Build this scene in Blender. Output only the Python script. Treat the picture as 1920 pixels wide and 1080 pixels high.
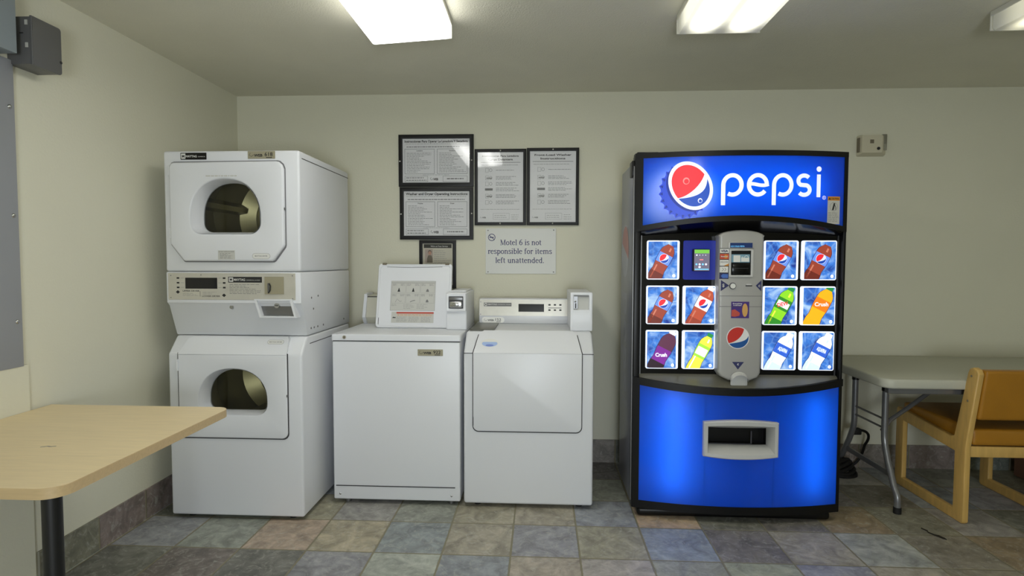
import bpy, bmesh, math, random
from mathutils import Vector, Matrix
from mathutils.geometry import tessellate_polygon

for _o in list(bpy.data.objects):
    bpy.data.objects.remove(_o, do_unlink=True)
SC = bpy.context.scene
COL = SC.collection

# ------------------------------------------------------------------ camera, world, light, exposure
CAM_H = 1.339
YAW, PITCH, ROLL, FPX = -0.0504, -0.0465, 0.0025, 1076.0
WALL_Y, WALL_X, CEIL, REAR_Y, RIGHT_X = 3.81, -2.045, 2.44, -1.9, 4.3


def setup_camera():
    f = Vector((math.sin(YAW) * math.cos(PITCH), math.cos(YAW) * math.cos(PITCH), math.sin(PITCH)))
    r = Vector((math.cos(YAW), -math.sin(YAW), 0))
    u = r.cross(f)
    r, u = r * math.cos(ROLL) + u * math.sin(ROLL), u * math.cos(ROLL) - r * math.sin(ROLL)
    cam = bpy.data.cameras.new('camera')
    cam.sensor_width = 36.0
    cam.lens = FPX * 36.0 / 1920.0
    cam.clip_start = 0.02
    o = bpy.data.objects.new('camera', cam)
    m = Matrix((r, u, -f)).transposed().to_4x4()
    m.translation = (0, 0, CAM_H)
    o.matrix_world = m
    COL.objects.link(o)
    SC.camera = o


setup_camera()
W = bpy.data.worlds.new('world')
SC.world = W
W.use_nodes = True
W.node_tree.nodes['Background'].inputs[0].default_value = (0.75, 0.85, 1.0, 1)
W.node_tree.nodes['Background'].inputs[1].default_value = 0.6
SC.view_settings.view_transform = 'Standard'
SC.view_settings.look = 'None'
SC.view_settings.gamma = 1.0
SC.view_settings.use_curve_mapping = False
SC.view_settings.exposure = 0.44

LAMP = [  # strength and colour of the three ceiling fixtures, left to right
    (9.0, (1.0, 0.995, 0.95)), (6.4, (1.0, 0.972, 0.77)), (2.8, (1.0, 0.95, 0.66)), (9.0, (1.0, 0.995, 0.94))]
REAR_FILL_WATTS = 42.0  # power of the added rear fill light


def area(name, loc, rot, sx, sy, watts, color):
    l = bpy.data.lights.new(name, 'AREA')
    l.shape = 'RECTANGLE'
    l.size, l.size_y, l.energy, l.color = sx, sy, watts, color
    o = bpy.data.objects.new(name, l)
    o.location, o.rotation_euler = loc, rot
    COL.objects.link(o)
    return o


# added low fill light behind the camera, set in an added window
area('rear_fill', (0.2, REAR_Y + 0.03, 1.0), (math.radians(90), 0, 0), 0.8, 0.8, REAR_FILL_WATTS, (0.86, 0.93, 1.0))

# ------------------------------------------------------------------ materials


def lin(c):
    return tuple(((v / 255.0) / 12.92 if v / 255.0 <= 0.04045 else ((v / 255.0 + 0.055) / 1.055) ** 2.4) for v in c)


def newmat(name):
    m = bpy.data.materials.new(name)
    m.use_nodes = True
    nt = m.node_tree
    return m, nt, nt.nodes, nt.links, nt.nodes['Principled BSDF']


def M(name, rgb, rough=0.5, metal=0.0, coat=0.0, emit=0.0, noise=0.0, nscale=6.0, bump=0.0, bscale=200.0, spec=0.5):
    m, nt, N, L, B = newmat(name)
    c = lin(rgb)
    B.inputs['Base Color'].default_value = (*c, 1)
    B.inputs['Roughness'].default_value = rough
    B.inputs['Metallic'].default_value = metal
    B.inputs['Specular IOR Level'].default_value = spec
    if coat:
        B.inputs['Coat Weight'].default_value = coat
        B.inputs['Coat Roughness'].default_value = 0.06
    if emit:
        B.inputs['Emission Color'].default_value = (*c, 1)
        B.inputs['Emission Strength'].default_value = emit
    if noise or bump:
        tc = N.new('ShaderNodeTexCoord')
    if noise:
        t = N.new('ShaderNodeTexNoise')
        t.inputs['Scale'].default_value = nscale
        t.inputs['Detail'].default_value = 5
        L.new(tc.outputs['Object'], t.inputs['Vector'])
        mr = N.new('ShaderNodeMapRange')
        mr.inputs[1].default_value, mr.inputs[2].default_value = 0.25, 0.75
        mr.inputs[3].default_value, mr.inputs[4].default_value = 1 - noise, 1 + noise
        L.new(t.outputs['Fac'], mr.inputs[0])
        vm = N.new('ShaderNodeVectorMath')
        vm.operation = 'SCALE'
        vm.inputs[0].default_value = c
        L.new(mr.outputs[0], vm.inputs['Scale'])
        L.new(vm.outputs[0], B.inputs['Base Color'])
    if bump:
        t = N.new('ShaderNodeTexNoise')
        t.inputs['Scale'].default_value = bscale
        t.inputs['Detail'].default_value = 3
        L.new(tc.outputs['Object'], t.inputs['Vector'])
        b = N.new('ShaderNodeBump')
        b.inputs['Strength'].default_value = bump
        b.inputs['Distance'].default_value = 0.004
        L.new(t.outputs['Fac'], b.inputs['Height'])
        L.new(b.outputs[0], B.inputs['Normal'])
    return m


def thin_glass(name, tint=(1, 1, 1), refl=1.0):
    m, nt, N, L, B = newmat(name)
    N.remove(B)
    out = N['Material Output']
    tr = N.new('ShaderNodeBsdfTransparent')
    tr.inputs[0].default_value = (*tint, 1)
    gl = N.new('ShaderNodeBsdfGlossy')
    gl.inputs['Roughness'].default_value = 0.03
    fr = N.new('ShaderNodeFresnel')
    fr.inputs['IOR'].default_value = 1.5
    mu = N.new('ShaderNodeMath')
    mu.operation = 'MULTIPLY'
    mu.inputs[1].default_value = refl
    mx = N.new('ShaderNodeMixShader')
    L.new(fr.outputs[0], mu.inputs[0])
    L.new(mu.outputs[0], mx.inputs[0])
    L.new(tr.outputs[0], mx.inputs[1])
    L.new(gl.outputs[0], mx.inputs[2])
    L.new(mx.outputs[0], out.inputs['Surface'])
    return m


def slate(name, use_tile_uv):
    m, nt, N, L, B = newmat(name)
    at = N.new('ShaderNodeAttribute')
    at.attribute_name = 'tile'
    tc = N.new('ShaderNodeTexCoord')

    def noise(scale, detail, dist=0.0, rough=0.6):
        t = N.new('ShaderNodeTexNoise')
        t.inputs['Scale'].default_value = scale
        t.inputs['Detail'].default_value = detail
        t.inputs['Distortion'].default_value = dist
        t.inputs['Roughness'].default_value = rough
        L.new(tc.outputs['Object'], t.inputs['Vector'])
        return t

    def rng(src, a, b, lo, hi):
        mr = N.new('ShaderNodeMapRange')
        for i, v in enumerate((a, b, lo, hi)):
            mr.inputs[i + 1].default_value = v
        L.new(src, mr.inputs[0])
        return mr.outputs[0]
    n1 = noise(9, 8, 1.2)
    n2 = noise(34, 8, 0.6)
    mul = N.new('ShaderNodeMath')
    mul.operation = 'MULTIPLY'
    L.new(rng(n1.outputs['Fac'], 0.3, 0.7, 0.62, 1.42), mul.inputs[0])
    L.new(rng(n2.outputs['Fac'], 0.3, 0.7, 0.84, 1.16), mul.inputs[1])
    sc = N.new('ShaderNodeVectorMath')
    sc.operation = 'SCALE'
    L.new(at.outputs['Color'], sc.inputs[0])
    L.new(mul.outputs[0], sc.inputs['Scale'])
    # light mineral flecks
    n3 = noise(17, 10, 2.0, 0.7)
    fl = rng(n3.outputs['Fac'], 0.52, 0.72, 0.0, 0.6)
    mx = N.new('ShaderNodeMix')
    mx.data_type = 'RGBA'
    L.new(fl, mx.inputs[0])
    L.new(sc.outputs[0], mx.inputs[6])
    mx.inputs[7].default_value = (*lin((196, 195, 186)), 1)
    # grout by the distance to the tile edge
    uv = N.new('ShaderNodeUVMap')
    sep = N.new('ShaderNodeSeparateXYZ')
    L.new(uv.outputs[0], sep.inputs[0])

    def edge(s):
        a = N.new('ShaderNodeMath')
        a.operation = 'PINGPONG'
        a.inputs[1].default_value = 0.5
        L.new(s, a.inputs[0])
        return a.outputs[0]
    mn = N.new('ShaderNodeMath')
    mn.operation = 'MINIMUM'
    L.new(edge(sep.outputs[0]), mn.inputs[0])
    L.new(edge(sep.outputs[1]), mn.inputs[1])
    ad = N.new('ShaderNodeMath')
    ad.operation = 'ADD'
    L.new(mn.outputs[0], ad.inputs[0])
    L.new(rng(n2.outputs['Fac'], 0.2, 0.8, -0.006, 0.006), ad.inputs[1])
    g = rng(ad.outputs[0], 0.009, 0.018, 0.0, 1.0)
    mg = N.new('ShaderNodeMix')
    mg.data_type = 'RGBA'
    L.new(g, mg.inputs[0])
    mg.inputs[6].default_value = (*lin((132, 127, 104)), 1)
    L.new(mx.outputs[2], mg.inputs[7])
    L.new(mg.outputs[2], B.inputs['Base Color'])
    B.inputs['Roughness'].default_value = 0.42
    L.new(rng(n2.outputs['Fac'], 0.3, 0.7, 0.42, 0.65), B.inputs['Roughness'])
    hsum = N.new('ShaderNodeMath')
    hsum.operation = 'MULTIPLY_ADD'
    L.new(n1.outputs['Fac'], hsum.inputs[0])
    hsum.inputs[1].default_value = 0.6
    L.new(g, hsum.inputs[2])
    b = N.new('ShaderNodeBump')
    b.inputs['Strength'].default_value = 0.5
    b.inputs['Distance'].default_value = 0.004
    L.new(hsum.outputs[0], b.inputs['Height'])
    L.new(b.outputs[0], B.inputs['Normal'])
    return m


def wood(name, rgb, scale=(1.0, 14.0, 14.0), amt=0.10, rough=0.4):
    m, nt, N, L, B = newmat(name)
    tc = N.new('ShaderNodeTexCoord')
    mp = N.new('ShaderNodeMapping')
    mp.inputs['Scale'].default_value = scale
    t = N.new('ShaderNodeTexNoise')
    t.inputs['Scale'].default_value = 5
    t.inputs['Detail'].default_value = 6
    t.inputs['Distortion'].default_value = 0.6
    L.new(tc.outputs['Object'], mp.inputs[0])
    L.new(mp.outputs[0], t.inputs['Vector'])
    mr = N.new('ShaderNodeMapRange')
    mr.inputs[1].default_value, mr.inputs[2].default_value = 0.3, 0.7
    mr.inputs[3].default_value, mr.inputs[4].default_value = 1 - amt, 1 + amt
    L.new(t.outputs['Fac'], mr.inputs[0])
    vm = N.new('ShaderNodeVectorMath')
    vm.operation = 'SCALE'
    vm.inputs[0].default_value = lin(rgb)
    L.new(mr.outputs[0], vm.inputs['Scale'])
    L.new(vm.outputs[0], B.inputs['Base Color'])
    B.inputs['Roughness'].default_value = rough
    return m


def lamp_diffuser(name, strength, rgb, contrast):
    """Prismatic lens lit by two tubes running along local Y; X is across."""
    m, nt, N, L, B = newmat(name)
    tc = N.new('ShaderNodeTexCoord')
    sep = N.new('ShaderNodeSeparateXYZ')
    L.new(tc.outputs['Object'], sep.inputs[0])
    ab = N.new('ShaderNodeMath')
    ab.operation = 'ABSOLUTE'
    L.new(sep.outputs[0], ab.inputs[0])
    su = N.new('ShaderNodeMath')
    su.operation = 'SUBTRACT'
    su.inputs[1].default_value = 0.085
    L.new(ab.outputs[0], su.inputs[0])
    a2 = N.new('ShaderNodeMath')
    a2.operation = 'ABSOLUTE'
    L.new(su.outputs[0], a2.inputs[0])
    mr = N.new('ShaderNodeMapRange')
    mr.interpolation_type = 'SMOOTHSTEP'
    mr.inputs[1].default_value, mr.inputs[2].default_value = 0.0, 0.078
    mr.inputs[3].default_value, mr.inputs[4].default_value = 1.0, contrast
    L.new(a2.outputs[0], mr.inputs[0])
    # tubes stop a little short of the ends of the lens
    ay = N.new('ShaderNodeMath')
    ay.operation = 'ABSOLUTE'
    L.new(sep.outputs[1], ay.inputs[0])
    me = N.new('ShaderNodeMapRange')
    me.interpolation_type = 'SMOOTHSTEP'
    me.inputs[1].default_value, me.inputs[2].default_value = 0.44, 0.60
    me.inputs[3].default_value, me.inputs[4].default_value = 1.0, contrast
    L.new(ay.outputs[0], me.inputs[0])
    mu = N.new('ShaderNodeMath')
    mu.operation = 'MULTIPLY'
    L.new(mr.outputs[0], mu.inputs[0])
    L.new(me.outputs[0], mu.inputs[1])
    ms = N.new('ShaderNodeMath')
    ms.operation = 'MULTIPLY'
    ms.inputs[1].default_value = strength
    L.new(mu.outputs[0], ms.inputs[0])
    B.inputs['Base Color'].default_value = (0.8, 0.8, 0.75, 1)
    B.inputs['Roughness'].default_value = 0.35
    B.inputs['Emission Color'].default_value = (*rgb, 1)
    L.new(ms.outputs[0], B.inputs['Emission Strength'])
    return m


def backlit_sheet(name, rgb, halo=None):
    """Printed translucent sheet, lit by the tubes mounted behind it."""
    m, nt, N, L, B = newmat(name)
    out = N['Material Output']
    tr = N.new('ShaderNodeBsdfTranslucent')
    col = lin(rgb)
    tr.inputs[0].default_value = (*col, 1)
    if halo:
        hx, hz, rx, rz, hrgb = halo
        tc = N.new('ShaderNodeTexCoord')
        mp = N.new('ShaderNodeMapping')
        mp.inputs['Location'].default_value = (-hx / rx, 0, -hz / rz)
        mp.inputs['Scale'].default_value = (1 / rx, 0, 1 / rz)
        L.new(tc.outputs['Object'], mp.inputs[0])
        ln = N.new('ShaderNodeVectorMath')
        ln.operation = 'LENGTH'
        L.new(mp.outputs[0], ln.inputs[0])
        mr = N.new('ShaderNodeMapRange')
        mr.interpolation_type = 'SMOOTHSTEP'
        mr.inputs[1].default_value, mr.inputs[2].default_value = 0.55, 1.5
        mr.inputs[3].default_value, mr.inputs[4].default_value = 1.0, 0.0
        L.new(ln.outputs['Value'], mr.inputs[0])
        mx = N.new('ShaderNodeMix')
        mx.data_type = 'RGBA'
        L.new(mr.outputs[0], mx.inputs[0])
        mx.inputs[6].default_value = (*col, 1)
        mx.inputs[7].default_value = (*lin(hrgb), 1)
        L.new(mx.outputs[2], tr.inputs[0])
    B.inputs['Base Color'].default_value = (*[c * c * 0.25 for c in col], 1)
    B.inputs['Roughness'].default_value = 0.12
    ad = N.new('ShaderNodeAddShader')
    L.new(tr.outputs[0], ad.inputs[0])
    L.new(B.outputs[0], ad.inputs[1])
    L.new(ad.outputs[0], out.inputs['Surface'])
    return m


def ice_print(name, strength):
    """Blue crushed-ice artwork on a lit selection card."""
    m, nt, N, L, B = newmat(name)
    tc = N.new('ShaderNodeTexCoord')
    v = N.new('ShaderNodeTexVoronoi')
    v.inputs['Scale'].default_value = 24
    v.feature = 'DISTANCE_TO_EDGE'
    t = N.new('ShaderNodeTexNoise')
    t.inputs['Scale'].default_value = 11
    t.inputs['Detail'].default_value = 7
    t.inputs['Distortion'].default_value = 1.5
    L.new(tc.outputs['Object'], t.inputs['Vector'])
    L.new(tc.outputs['Object'], v.inputs['Vector'])
    r = N.new('ShaderNodeValToRGB')
    e = r.color_ramp.elements
    e[0].position, e[0].color = 0.32, (*lin((26, 50, 146)), 1)
    e[1].position, e[1].color = 0.68, (*lin((196, 226, 252)), 1)
    k = e.new(0.5)
    k.color = (*lin((66, 134, 228)), 1)
    L.new(t.outputs['Fac'], r.inputs[0])
    mr = N.new('ShaderNodeMapRange')
    mr.inputs[1].default_value, mr.inputs[2].default_value = 0.0, 0.12
    mr.inputs[3].default_value, mr.inputs[4].default_value = 0.26, 0.0
    L.new(v.outputs['Distance'], mr.inputs[0])
    mx = N.new('ShaderNodeMix')
    mx.data_type = 'RGBA'
    L.new(mr.outputs[0], mx.inputs[0])
    L.new(r.outputs[0], mx.inputs[6])
    mx.inputs[7].default_value = (*lin((150, 195, 245)), 1)
    B.inputs['Base Color'].default_value = (0.02, 0.04, 0.1, 1)
    B.inputs['Roughness'].default_value = 0.2
    L.new(mx.outputs[2], B.inputs['Emission Color'])
    B.inputs['Emission Strength'].default_value = strength
    return m


MAT = {}
VEND_C = 1.0125
MAT['wall'] = M('wall_paint', (220, 218, 198), 0.75, bump=0.25, bscale=90, noise=0.02, nscale=2)
MAT['ceiling'] = M('ceiling_paint', (223, 220, 202), 0.85, bump=0.6, bscale=130, noise=0.03, nscale=3)
MAT['floor'] = slate('slate_floor_tile', True)
MAT['enamel'] = M('white_enamel', (223, 225, 229), 0.36, coat=0.0)
MAT['enamel_matte'] = M('white_enamel_matte', (222, 224, 226), 0.35)
MAT['plastic_white'] = M('white_plastic', (226, 228, 232), 0.35)
MAT['silver'] = M('brushed_silver_panel', (204, 201, 190), 0.36, 0.35, noise=0.05, nscale=20)
MAT['chrome'] = M('worn_chrome', (190, 190, 188), 0.22, 1.0)
MAT['steel'] = M('grey_steel', (128, 128, 128), 0.35, 0.8)
MAT['drum'] = M('olive_drum_steel', (150, 143, 104), 0.34, 0.45, noise=0.08)
MAT['glass'] = thin_glass('window_glass', (0.90, 0.90, 0.84))
MAT['acrylic'] = thin_glass('clear_acrylic', (0.98, 0.98, 0.98), 1.0)
MAT['black'] = M('black_plastic', (11, 11, 12), 0.36, spec=0.3)
MAT['black_gloss'] = M('black_gloss', (7, 7, 9), 0.16, spec=0.35)
MAT['black_frame'] = M('black_frame', (20, 19, 20), 0.45, spec=0.35)
MAT['black_metal'] = M('black_powder_coat', (13, 13, 13), 0.45)
MAT['display'] = M('dark_display', (22, 22, 24), 0.15)
MAT['ink'] = M('black_ink', (32, 32, 34), 0.6)
MAT['ink_grey'] = M('grey_ink', (120, 120, 120), 0.6)
MAT['ink_light'] = M('pale_grey_ink', (160, 160, 158), 0.6)
MAT['paper'] = M('white_paper', (240, 240, 240), 0.6)
MAT['sign'] = M('pale_sign_plastic', (220, 221, 216), 0.45)
MAT['label_gold'] = M('bronze_label', (162, 156, 132), 0.4, 0.2)
MAT['label_white'] = M('white_label', (222, 222, 218), 0.5)
MAT['label_bright'] = M('bright_label', (248, 248, 244), 0.35)
MAT['label_grey'] = M('pale_label', (196, 196, 190), 0.5)
MAT['red_ink'] = M('red_ink', (190, 78, 62), 0.5)
MAT['navy_ink'] = M('navy_ink', (52, 56, 104), 0.5)
MAT['seam_grey'] = M('grey_seam', (112, 112, 114), 0.7)
MAT['gap'] = M('dark_seam', (58, 58, 60), 0.7)
MAT['grey_box'] = M('dark_grey_enclosure', (98, 98, 98), 0.42)
MAT['grey_panel'] = M('grey_panel_paint', (152, 155, 160), 0.4)
MAT['grey_panel_blue'] = M('blue_grey_panel_paint', (142, 152, 158), 0.4)
MAT['table_wood'] = wood('maple_laminate', (230, 210, 168), (1.5, 22, 22), 0.05, 0.42)
MAT['table_edge'] = wood('maple_edge_band', (200, 174, 130), (1.5, 22, 22), 0.06, 0.45)
MAT['chair_wood'] = wood('oak_frame', (206, 168, 96), (9, 9, 1.5), 0.10, 0.38)
MAT['vinyl'] = M('mustard_vinyl', (168, 116, 30), 0.38, noise=0.08, nscale=7, bump=0.1, bscale=160)
MAT['folding_top'] = M('pale_grey_plastic_top', (186, 186, 172), 0.5, bump=0.1, bscale=300)
MAT['folding_leg'] = M('grey_steel_tube', (128, 129, 132), 0.28, 0.5)
MAT['rubber'] = M('black_rubber', (14, 14, 14), 0.7)
MAT['cardboard'] = M('brown_cardboard', (128, 92, 74), 0.8)
MAT['leaf'] = M('dry_leaf', (36, 30, 22), 0.8)
MAT['sensor'] = M('cream_plastic', (206, 200, 176), 0.5)
MAT['sensor_dark'] = M('brown_grille', (112, 104, 86), 0.6)
MAT['fixture'] = M('fixture_frame', (222, 220, 208), 0.4)
MAT['cabinet_side'] = M('vending_side_panel', (124, 127, 140), 0.28, 0.35)
MAT['side_mark'] = M('vending_side_lettering', (154, 157, 170), 0.35, 0.2)
MAT['side_red'] = M('vending_side_red', (166, 112, 110), 0.4)
MAT['shelf'] = M('shelf_plastic', (92, 90, 78), 0.32)
MAT['tower'] = M('silver_grey_plastic', (168, 167, 164), 0.38, 0.15)
MAT['tower_dark'] = M('dark_grey_plastic', (70, 70, 76), 0.4)  # dark grey for tower seams, coin and chute parts
MAT['bezel'] = M('light_grey_bezel', (190, 190, 188), 0.4)
MAT['lamp_tube'] = M('fluorescent_tube', (255, 255, 255), 0.5, emit=2.8)
MAT['panel_lamp'] = M('panel_tube', (255, 255, 255), 0.5, emit=5.6)
MAT['panel_lamp_dim'] = M('panel_tube_dim', (255, 255, 255), 0.5, emit=4.3)
MAT['box_grey'] = M('reflector_grey', (120, 120, 122), 0.8)
MAT['box_white'] = M('reflector_white', (235, 235, 235), 0.8)
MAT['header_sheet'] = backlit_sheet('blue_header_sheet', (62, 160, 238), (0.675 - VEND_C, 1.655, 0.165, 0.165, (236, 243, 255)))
MAT['lower_sheet'] = backlit_sheet('blue_lower_sheet', (70, 158, 240))
MAT['chute_floor'] = M('chute_floor', (44, 44, 42), 0.5)


def E(name, rgb, s):
    MAT[name] = M(name, rgb, 0.35, emit=s)


E('lit_white', (222, 228, 250), 0.50)
E('lit_border', (232, 240, 255), 0.64)
E('cap_blue', (40, 68, 186), 0.53)
E('cap_dark', (20, 44, 140), 0.43)
E('logo_red', (222, 40, 52), 0.56)
E('logo_blue', (24, 70, 172), 0.47)
E('logo_white', (214, 220, 236), 0.58)
E('drop', (236, 120, 120), 0.65)
E('cola', (98, 38, 28), 0.65)
E('cola_light', (140, 60, 44), 0.65)
E('cola_shine', (186, 112, 92), 0.65)
E('bottle_line', (34, 40, 96), 0.43)
E('diet_cola', (166, 72, 50), 0.69)
E('pepsi_label', (96, 134, 226), 0.69)
E('white_label_lit', (226, 222, 226), 0.69)
E('cap_white', (222, 226, 240), 0.73)
E('grape', (84, 42, 66), 0.65)
E('grape_dark', (40, 20, 34), 0.52)
E('grape_label', (112, 34, 134), 0.69)
E('lemon', (216, 210, 70), 0.73)
E('lemon_label', (150, 205, 60), 0.73)
E('cap_green', (36, 128, 66), 0.69)
E('dew', (128, 196, 40), 0.73)
E('dew_dark', (44, 126, 40), 0.69)
E('dew_red', (206, 60, 50), 0.69)
E('orange', (240, 160, 26), 0.77)
E('orange_deep', (230, 112, 22), 0.77)
E('water', (196, 216, 244), 0.73)
E('water_pale', (228, 238, 252), 0.82)
E('water_label', (48, 92, 196), 0.69)
E('card_blue', (12, 30, 128), 0.36)
E('reader_screen', (120, 116, 140), 0.26)
E('reader_green', (110, 180, 70), 0.60)
E('reader_white', (235, 235, 255), 0.86)
E('lcd', (14, 38, 84), 0.30)
E('lcd_text', (110, 190, 240), 0.77)
MAT['ice'] = ice_print('ice_artwork', 0.74)
MAT['tube1'] = lamp_diffuser('lens_bright', LAMP[0][0], LAMP[0][1], 0.5)
MAT['tube2'] = lamp_diffuser('lens_warm', LAMP[1][0], LAMP[1][1], 0.10)
MAT['tube3'] = lamp_diffuser('lens_dim', LAMP[2][0], LAMP[2][1], 0.12)
MAT['tube4'] = lamp_diffuser('lens_behind', LAMP[3][0], LAMP[3][1], 0.3)
MAT['orange_ink'] = M('orange_ink', (214, 140, 40), 0.5)
MAT['visa_blue'] = M('card_navy', (40, 44, 92), 0.5)
MAT['mc_red'] = M('card_red', (204, 82, 56), 0.5)
MAT['amex_blue'] = M('card_blue_sticker', (70, 110, 190), 0.5)
MAT['purple'] = M('violet_sticker', (66, 40, 122), 0.5)
MAT['gold_ink'] = M('gold_ink', (206, 160, 90), 0.5)
MAT['globe_red'] = M('globe_red', (200, 48, 40), 0.35)
MAT['globe_blue'] = M('globe_blue', (24, 84, 152), 0.35)
MAT['globe_white'] = M('globe_white', (228, 228, 228), 0.35)
MAT['portrait_back'] = M('portrait_back', (188, 172, 160), 0.6)
MAT['skin_print'] = M('portrait_print', (196, 150, 128), 0.6)
MAT['portrait_dark'] = M('portrait_dark', (116, 106, 92), 0.6)
MAT['card_cream'] = M('cream_card', (214, 210, 192), 0.6)
MAT['blue_decal'] = M('blue_decal', (160, 184, 226), 0.4)
MAT['blue_deep'] = M('blue_deep', (116, 136, 206), 0.4)
MAT['dispenser'] = M('smoke_plastic', (92, 92, 86), 0.3)
MAT['console_cream'] = M('cream_console', (202, 200, 184), 0.45)
MAT['bill_blue'] = M('bill_label_blue', (120, 160, 180), 0.4)

# ------------------------------------------------------------------ mesh building


def smooth(me, ang=35):
    me.polygons.foreach_set('use_smooth', [True] * len(me.polygons))
    me.set_sharp_from_angle(angle=math.radians(ang))


class MB:
    """Collects shapes into ONE mesh object with material slots."""

    def __init__(s):
        s.v, s.f, s.m, s.mats = [], [], [], []

    def mi(s, mat):
        if mat not in s.mats:
            s.mats.append(mat)
        return s.mats.index(mat)

    def add(s, vs, fs, mat):
        b, k = len(s.v), s.mi(mat)
        s.v += [tuple(p) for p in vs]
        for f in fs:
            s.f.append([b + i for i in f])
            s.m.append(k)
        return s

    def bm(s, bm, mat):
        bm.verts.index_update()
        s.add([v.co.copy() for v in bm.verts], [[v.index for v in f.verts] for f in bm.faces], mat)
        bm.free()
        return s

    def box(s, x0, x1, y0, y1, z0, z1, mat, bev=0.0, seg=2):
        bm = bmesh.new()
        bmesh.ops.create_cube(bm, size=1.0)
        for v in bm.verts:
            v.co = ((x0 + x1) / 2 + v.co.x * (x1 - x0), (y0 + y1) / 2 + v.co.y * (y1 - y0), (z0 + z1) / 2 + v.co.z * (z1 - z0))
        if bev:
            bmesh.ops.bevel(bm, geom=list(bm.edges), offset=bev, segments=seg, affect='EDGES', profile=0.5)
        return s.bm(bm, mat)

    def plate(s, outer, holes, a0, a1, mat, axis='y', bev=0.0, seg=2, bev_ends=None):
        """Polygon in the plane across `axis` (x,z for y; x,y for z; y,z for x), with holes, given thickness a0..a1."""
        def P(p, a):
            return {'y': (p[0], a, p[1]), 'z': (p[0], p[1], a), 'x': (a, p[0], p[1])}[axis]
        bm = bmesh.new()
        edges = []
        for loop in [outer] + list(holes):
            vs = [bm.verts.new(P(p, a0)) for p in loop]
            for i in range(len(vs)):
                edges.append(bm.edges.new((vs[i], vs[(i + 1) % len(vs)])))
        if holes:
            bmesh.ops.triangle_fill(bm, use_beauty=True, use_dissolve=False, edges=edges)
        else:
            bm.faces.new([e.verts[0] for e in edges])
        faces = list(bm.faces)
        r = bmesh.ops.extrude_face_region(bm, geom=faces)
        d = Vector(P((0, 0), a1)) - Vector(P((0, 0), a0))
        nv = [g for g in r['geom'] if isinstance(g, bmesh.types.BMVert)]
        bmesh.ops.translate(bm, verts=nv, vec=d)
        bmesh.ops.recalc_face_normals(bm, faces=bm.faces)
        if bev:
            es = [e for e in bm.edges if len(e.link_faces) == 2 and e.calc_face_angle(0) > math.radians(50)]
            if bev_ends is not None:
                ax = 'xyz'.index(axis)
                es = [e for e in es if all(abs(v.co[ax] - bev_ends) < 1e-6 for v in e.verts)]
            bmesh.ops.bevel(bm, geom=es, offset=bev, segments=seg, affect='EDGES', profile=0.5)
        return s.bm(bm, mat)

    def loft(s, rings, mat, close=True, cap0=False, cap1=False):
        n = len(rings[0])
        vs = [p for r in rings for p in r]
        fs = []
        for k in range(len(rings) - 1):
            for i in range(n if close else n - 1):
                j = (i + 1) % n
                fs.append([k * n + i, k * n + j, (k + 1) * n + j, (k + 1) * n + i])
        if cap0:
            fs.append(list(range(n))[::-1])
        if cap1:
            fs.append([(len(rings) - 1) * n + i for i in range(n)])
        return s.add(vs, fs, mat)

    def tube(s, pts, r, mat, n=12, caps=True):
        pts = [Vector(p) for p in pts]
        rr = r if isinstance(r, (list, tuple)) else [r] * len(pts)
        rings, up = [], None
        for i, p in enumerate(pts):
            t = (pts[min(i + 1, len(pts) - 1)] - pts[max(i - 1, 0)]).normalized()
            if up is None:
                up = Vector((0, 0, 1)) if abs(t.z) < 0.9 else Vector((0, 1, 0))
            a = t.cross(up).normalized()
            b = a.cross(t).normalized()
            up = b
            rings.append([p + (a * math.cos(2 * math.pi * k / n) + b * math.sin(2 * math.pi * k / n)) * rr[i] for k in range(n)])
        return s.loft(rings, mat, True, caps, caps)

    def cyl(s, p0, p1, r, mat, n=20, r1=None):
        return s.tube([p0, p1], [r, r1 if r1 is not None else r], mat, n)

    def dome(s, c, axis, r, h, mat, n=14, k=4):
        c, a = Vector(c), Vector(axis).normalized()
        t = Vector((0, 0, 1)) if abs(a.z) < 0.9 else Vector((1, 0, 0))
        b = a.cross(t).normalized()
        d = a.cross(b)
        rings = []
        for i in range(k + 1):
            th = math.pi / 2 * i / k * 0.98
            rings.append([c + a * (h * math.sin(th)) + (b * math.cos(2 * math.pi * j / n) + d * math.sin(2 * math.pi * j / n)) * (r * math.cos(th)) for j in range(n)])
        return s.loft(rings, mat, True, True, True)

    def build(s, name, parent=None, ang=35, flat=False):
        me = bpy.data.meshes.new(name)
        off = ORIGIN.get(parent.name, (0, 0, 0)) if parent else (0, 0, 0)
        me.from_pydata([(p[0] - off[0], p[1] - off[1], p[2] - off[2]) for p in s.v], [], s.f)
        for m in s.mats:
            me.materials.append(MAT[m])
        me.polygons.foreach_set('material_index', s.m)
        me.update()
        if not flat:
            smooth(me, ang)
        o = bpy.data.objects.new(name, me)
        COL.objects.link(o)
        if parent:
            o.parent = parent
            ORIGIN[o.name] = off
        return o


ORIGIN = {}   # world position of the thing a part belongs to (parts keep world-space drawing coordinates)


def thing(name, label, cat, loc=(0, 0, 0), group=None):
    o = bpy.data.objects.new(name, None)
    o.empty_display_size = 0.1
    COL.objects.link(o)
    o.location = loc
    ORIGIN[o.name] = tuple(loc)
    tag(o, label, cat, group)
    return o


def tag(o, label, cat, group=None):
    o['label'], o['category'] = label, cat
    if group:
        o['group'] = group
    return o


def struct(o):
    o['kind'] = 'structure'
    return o


# ---- 2-D outlines


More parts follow.
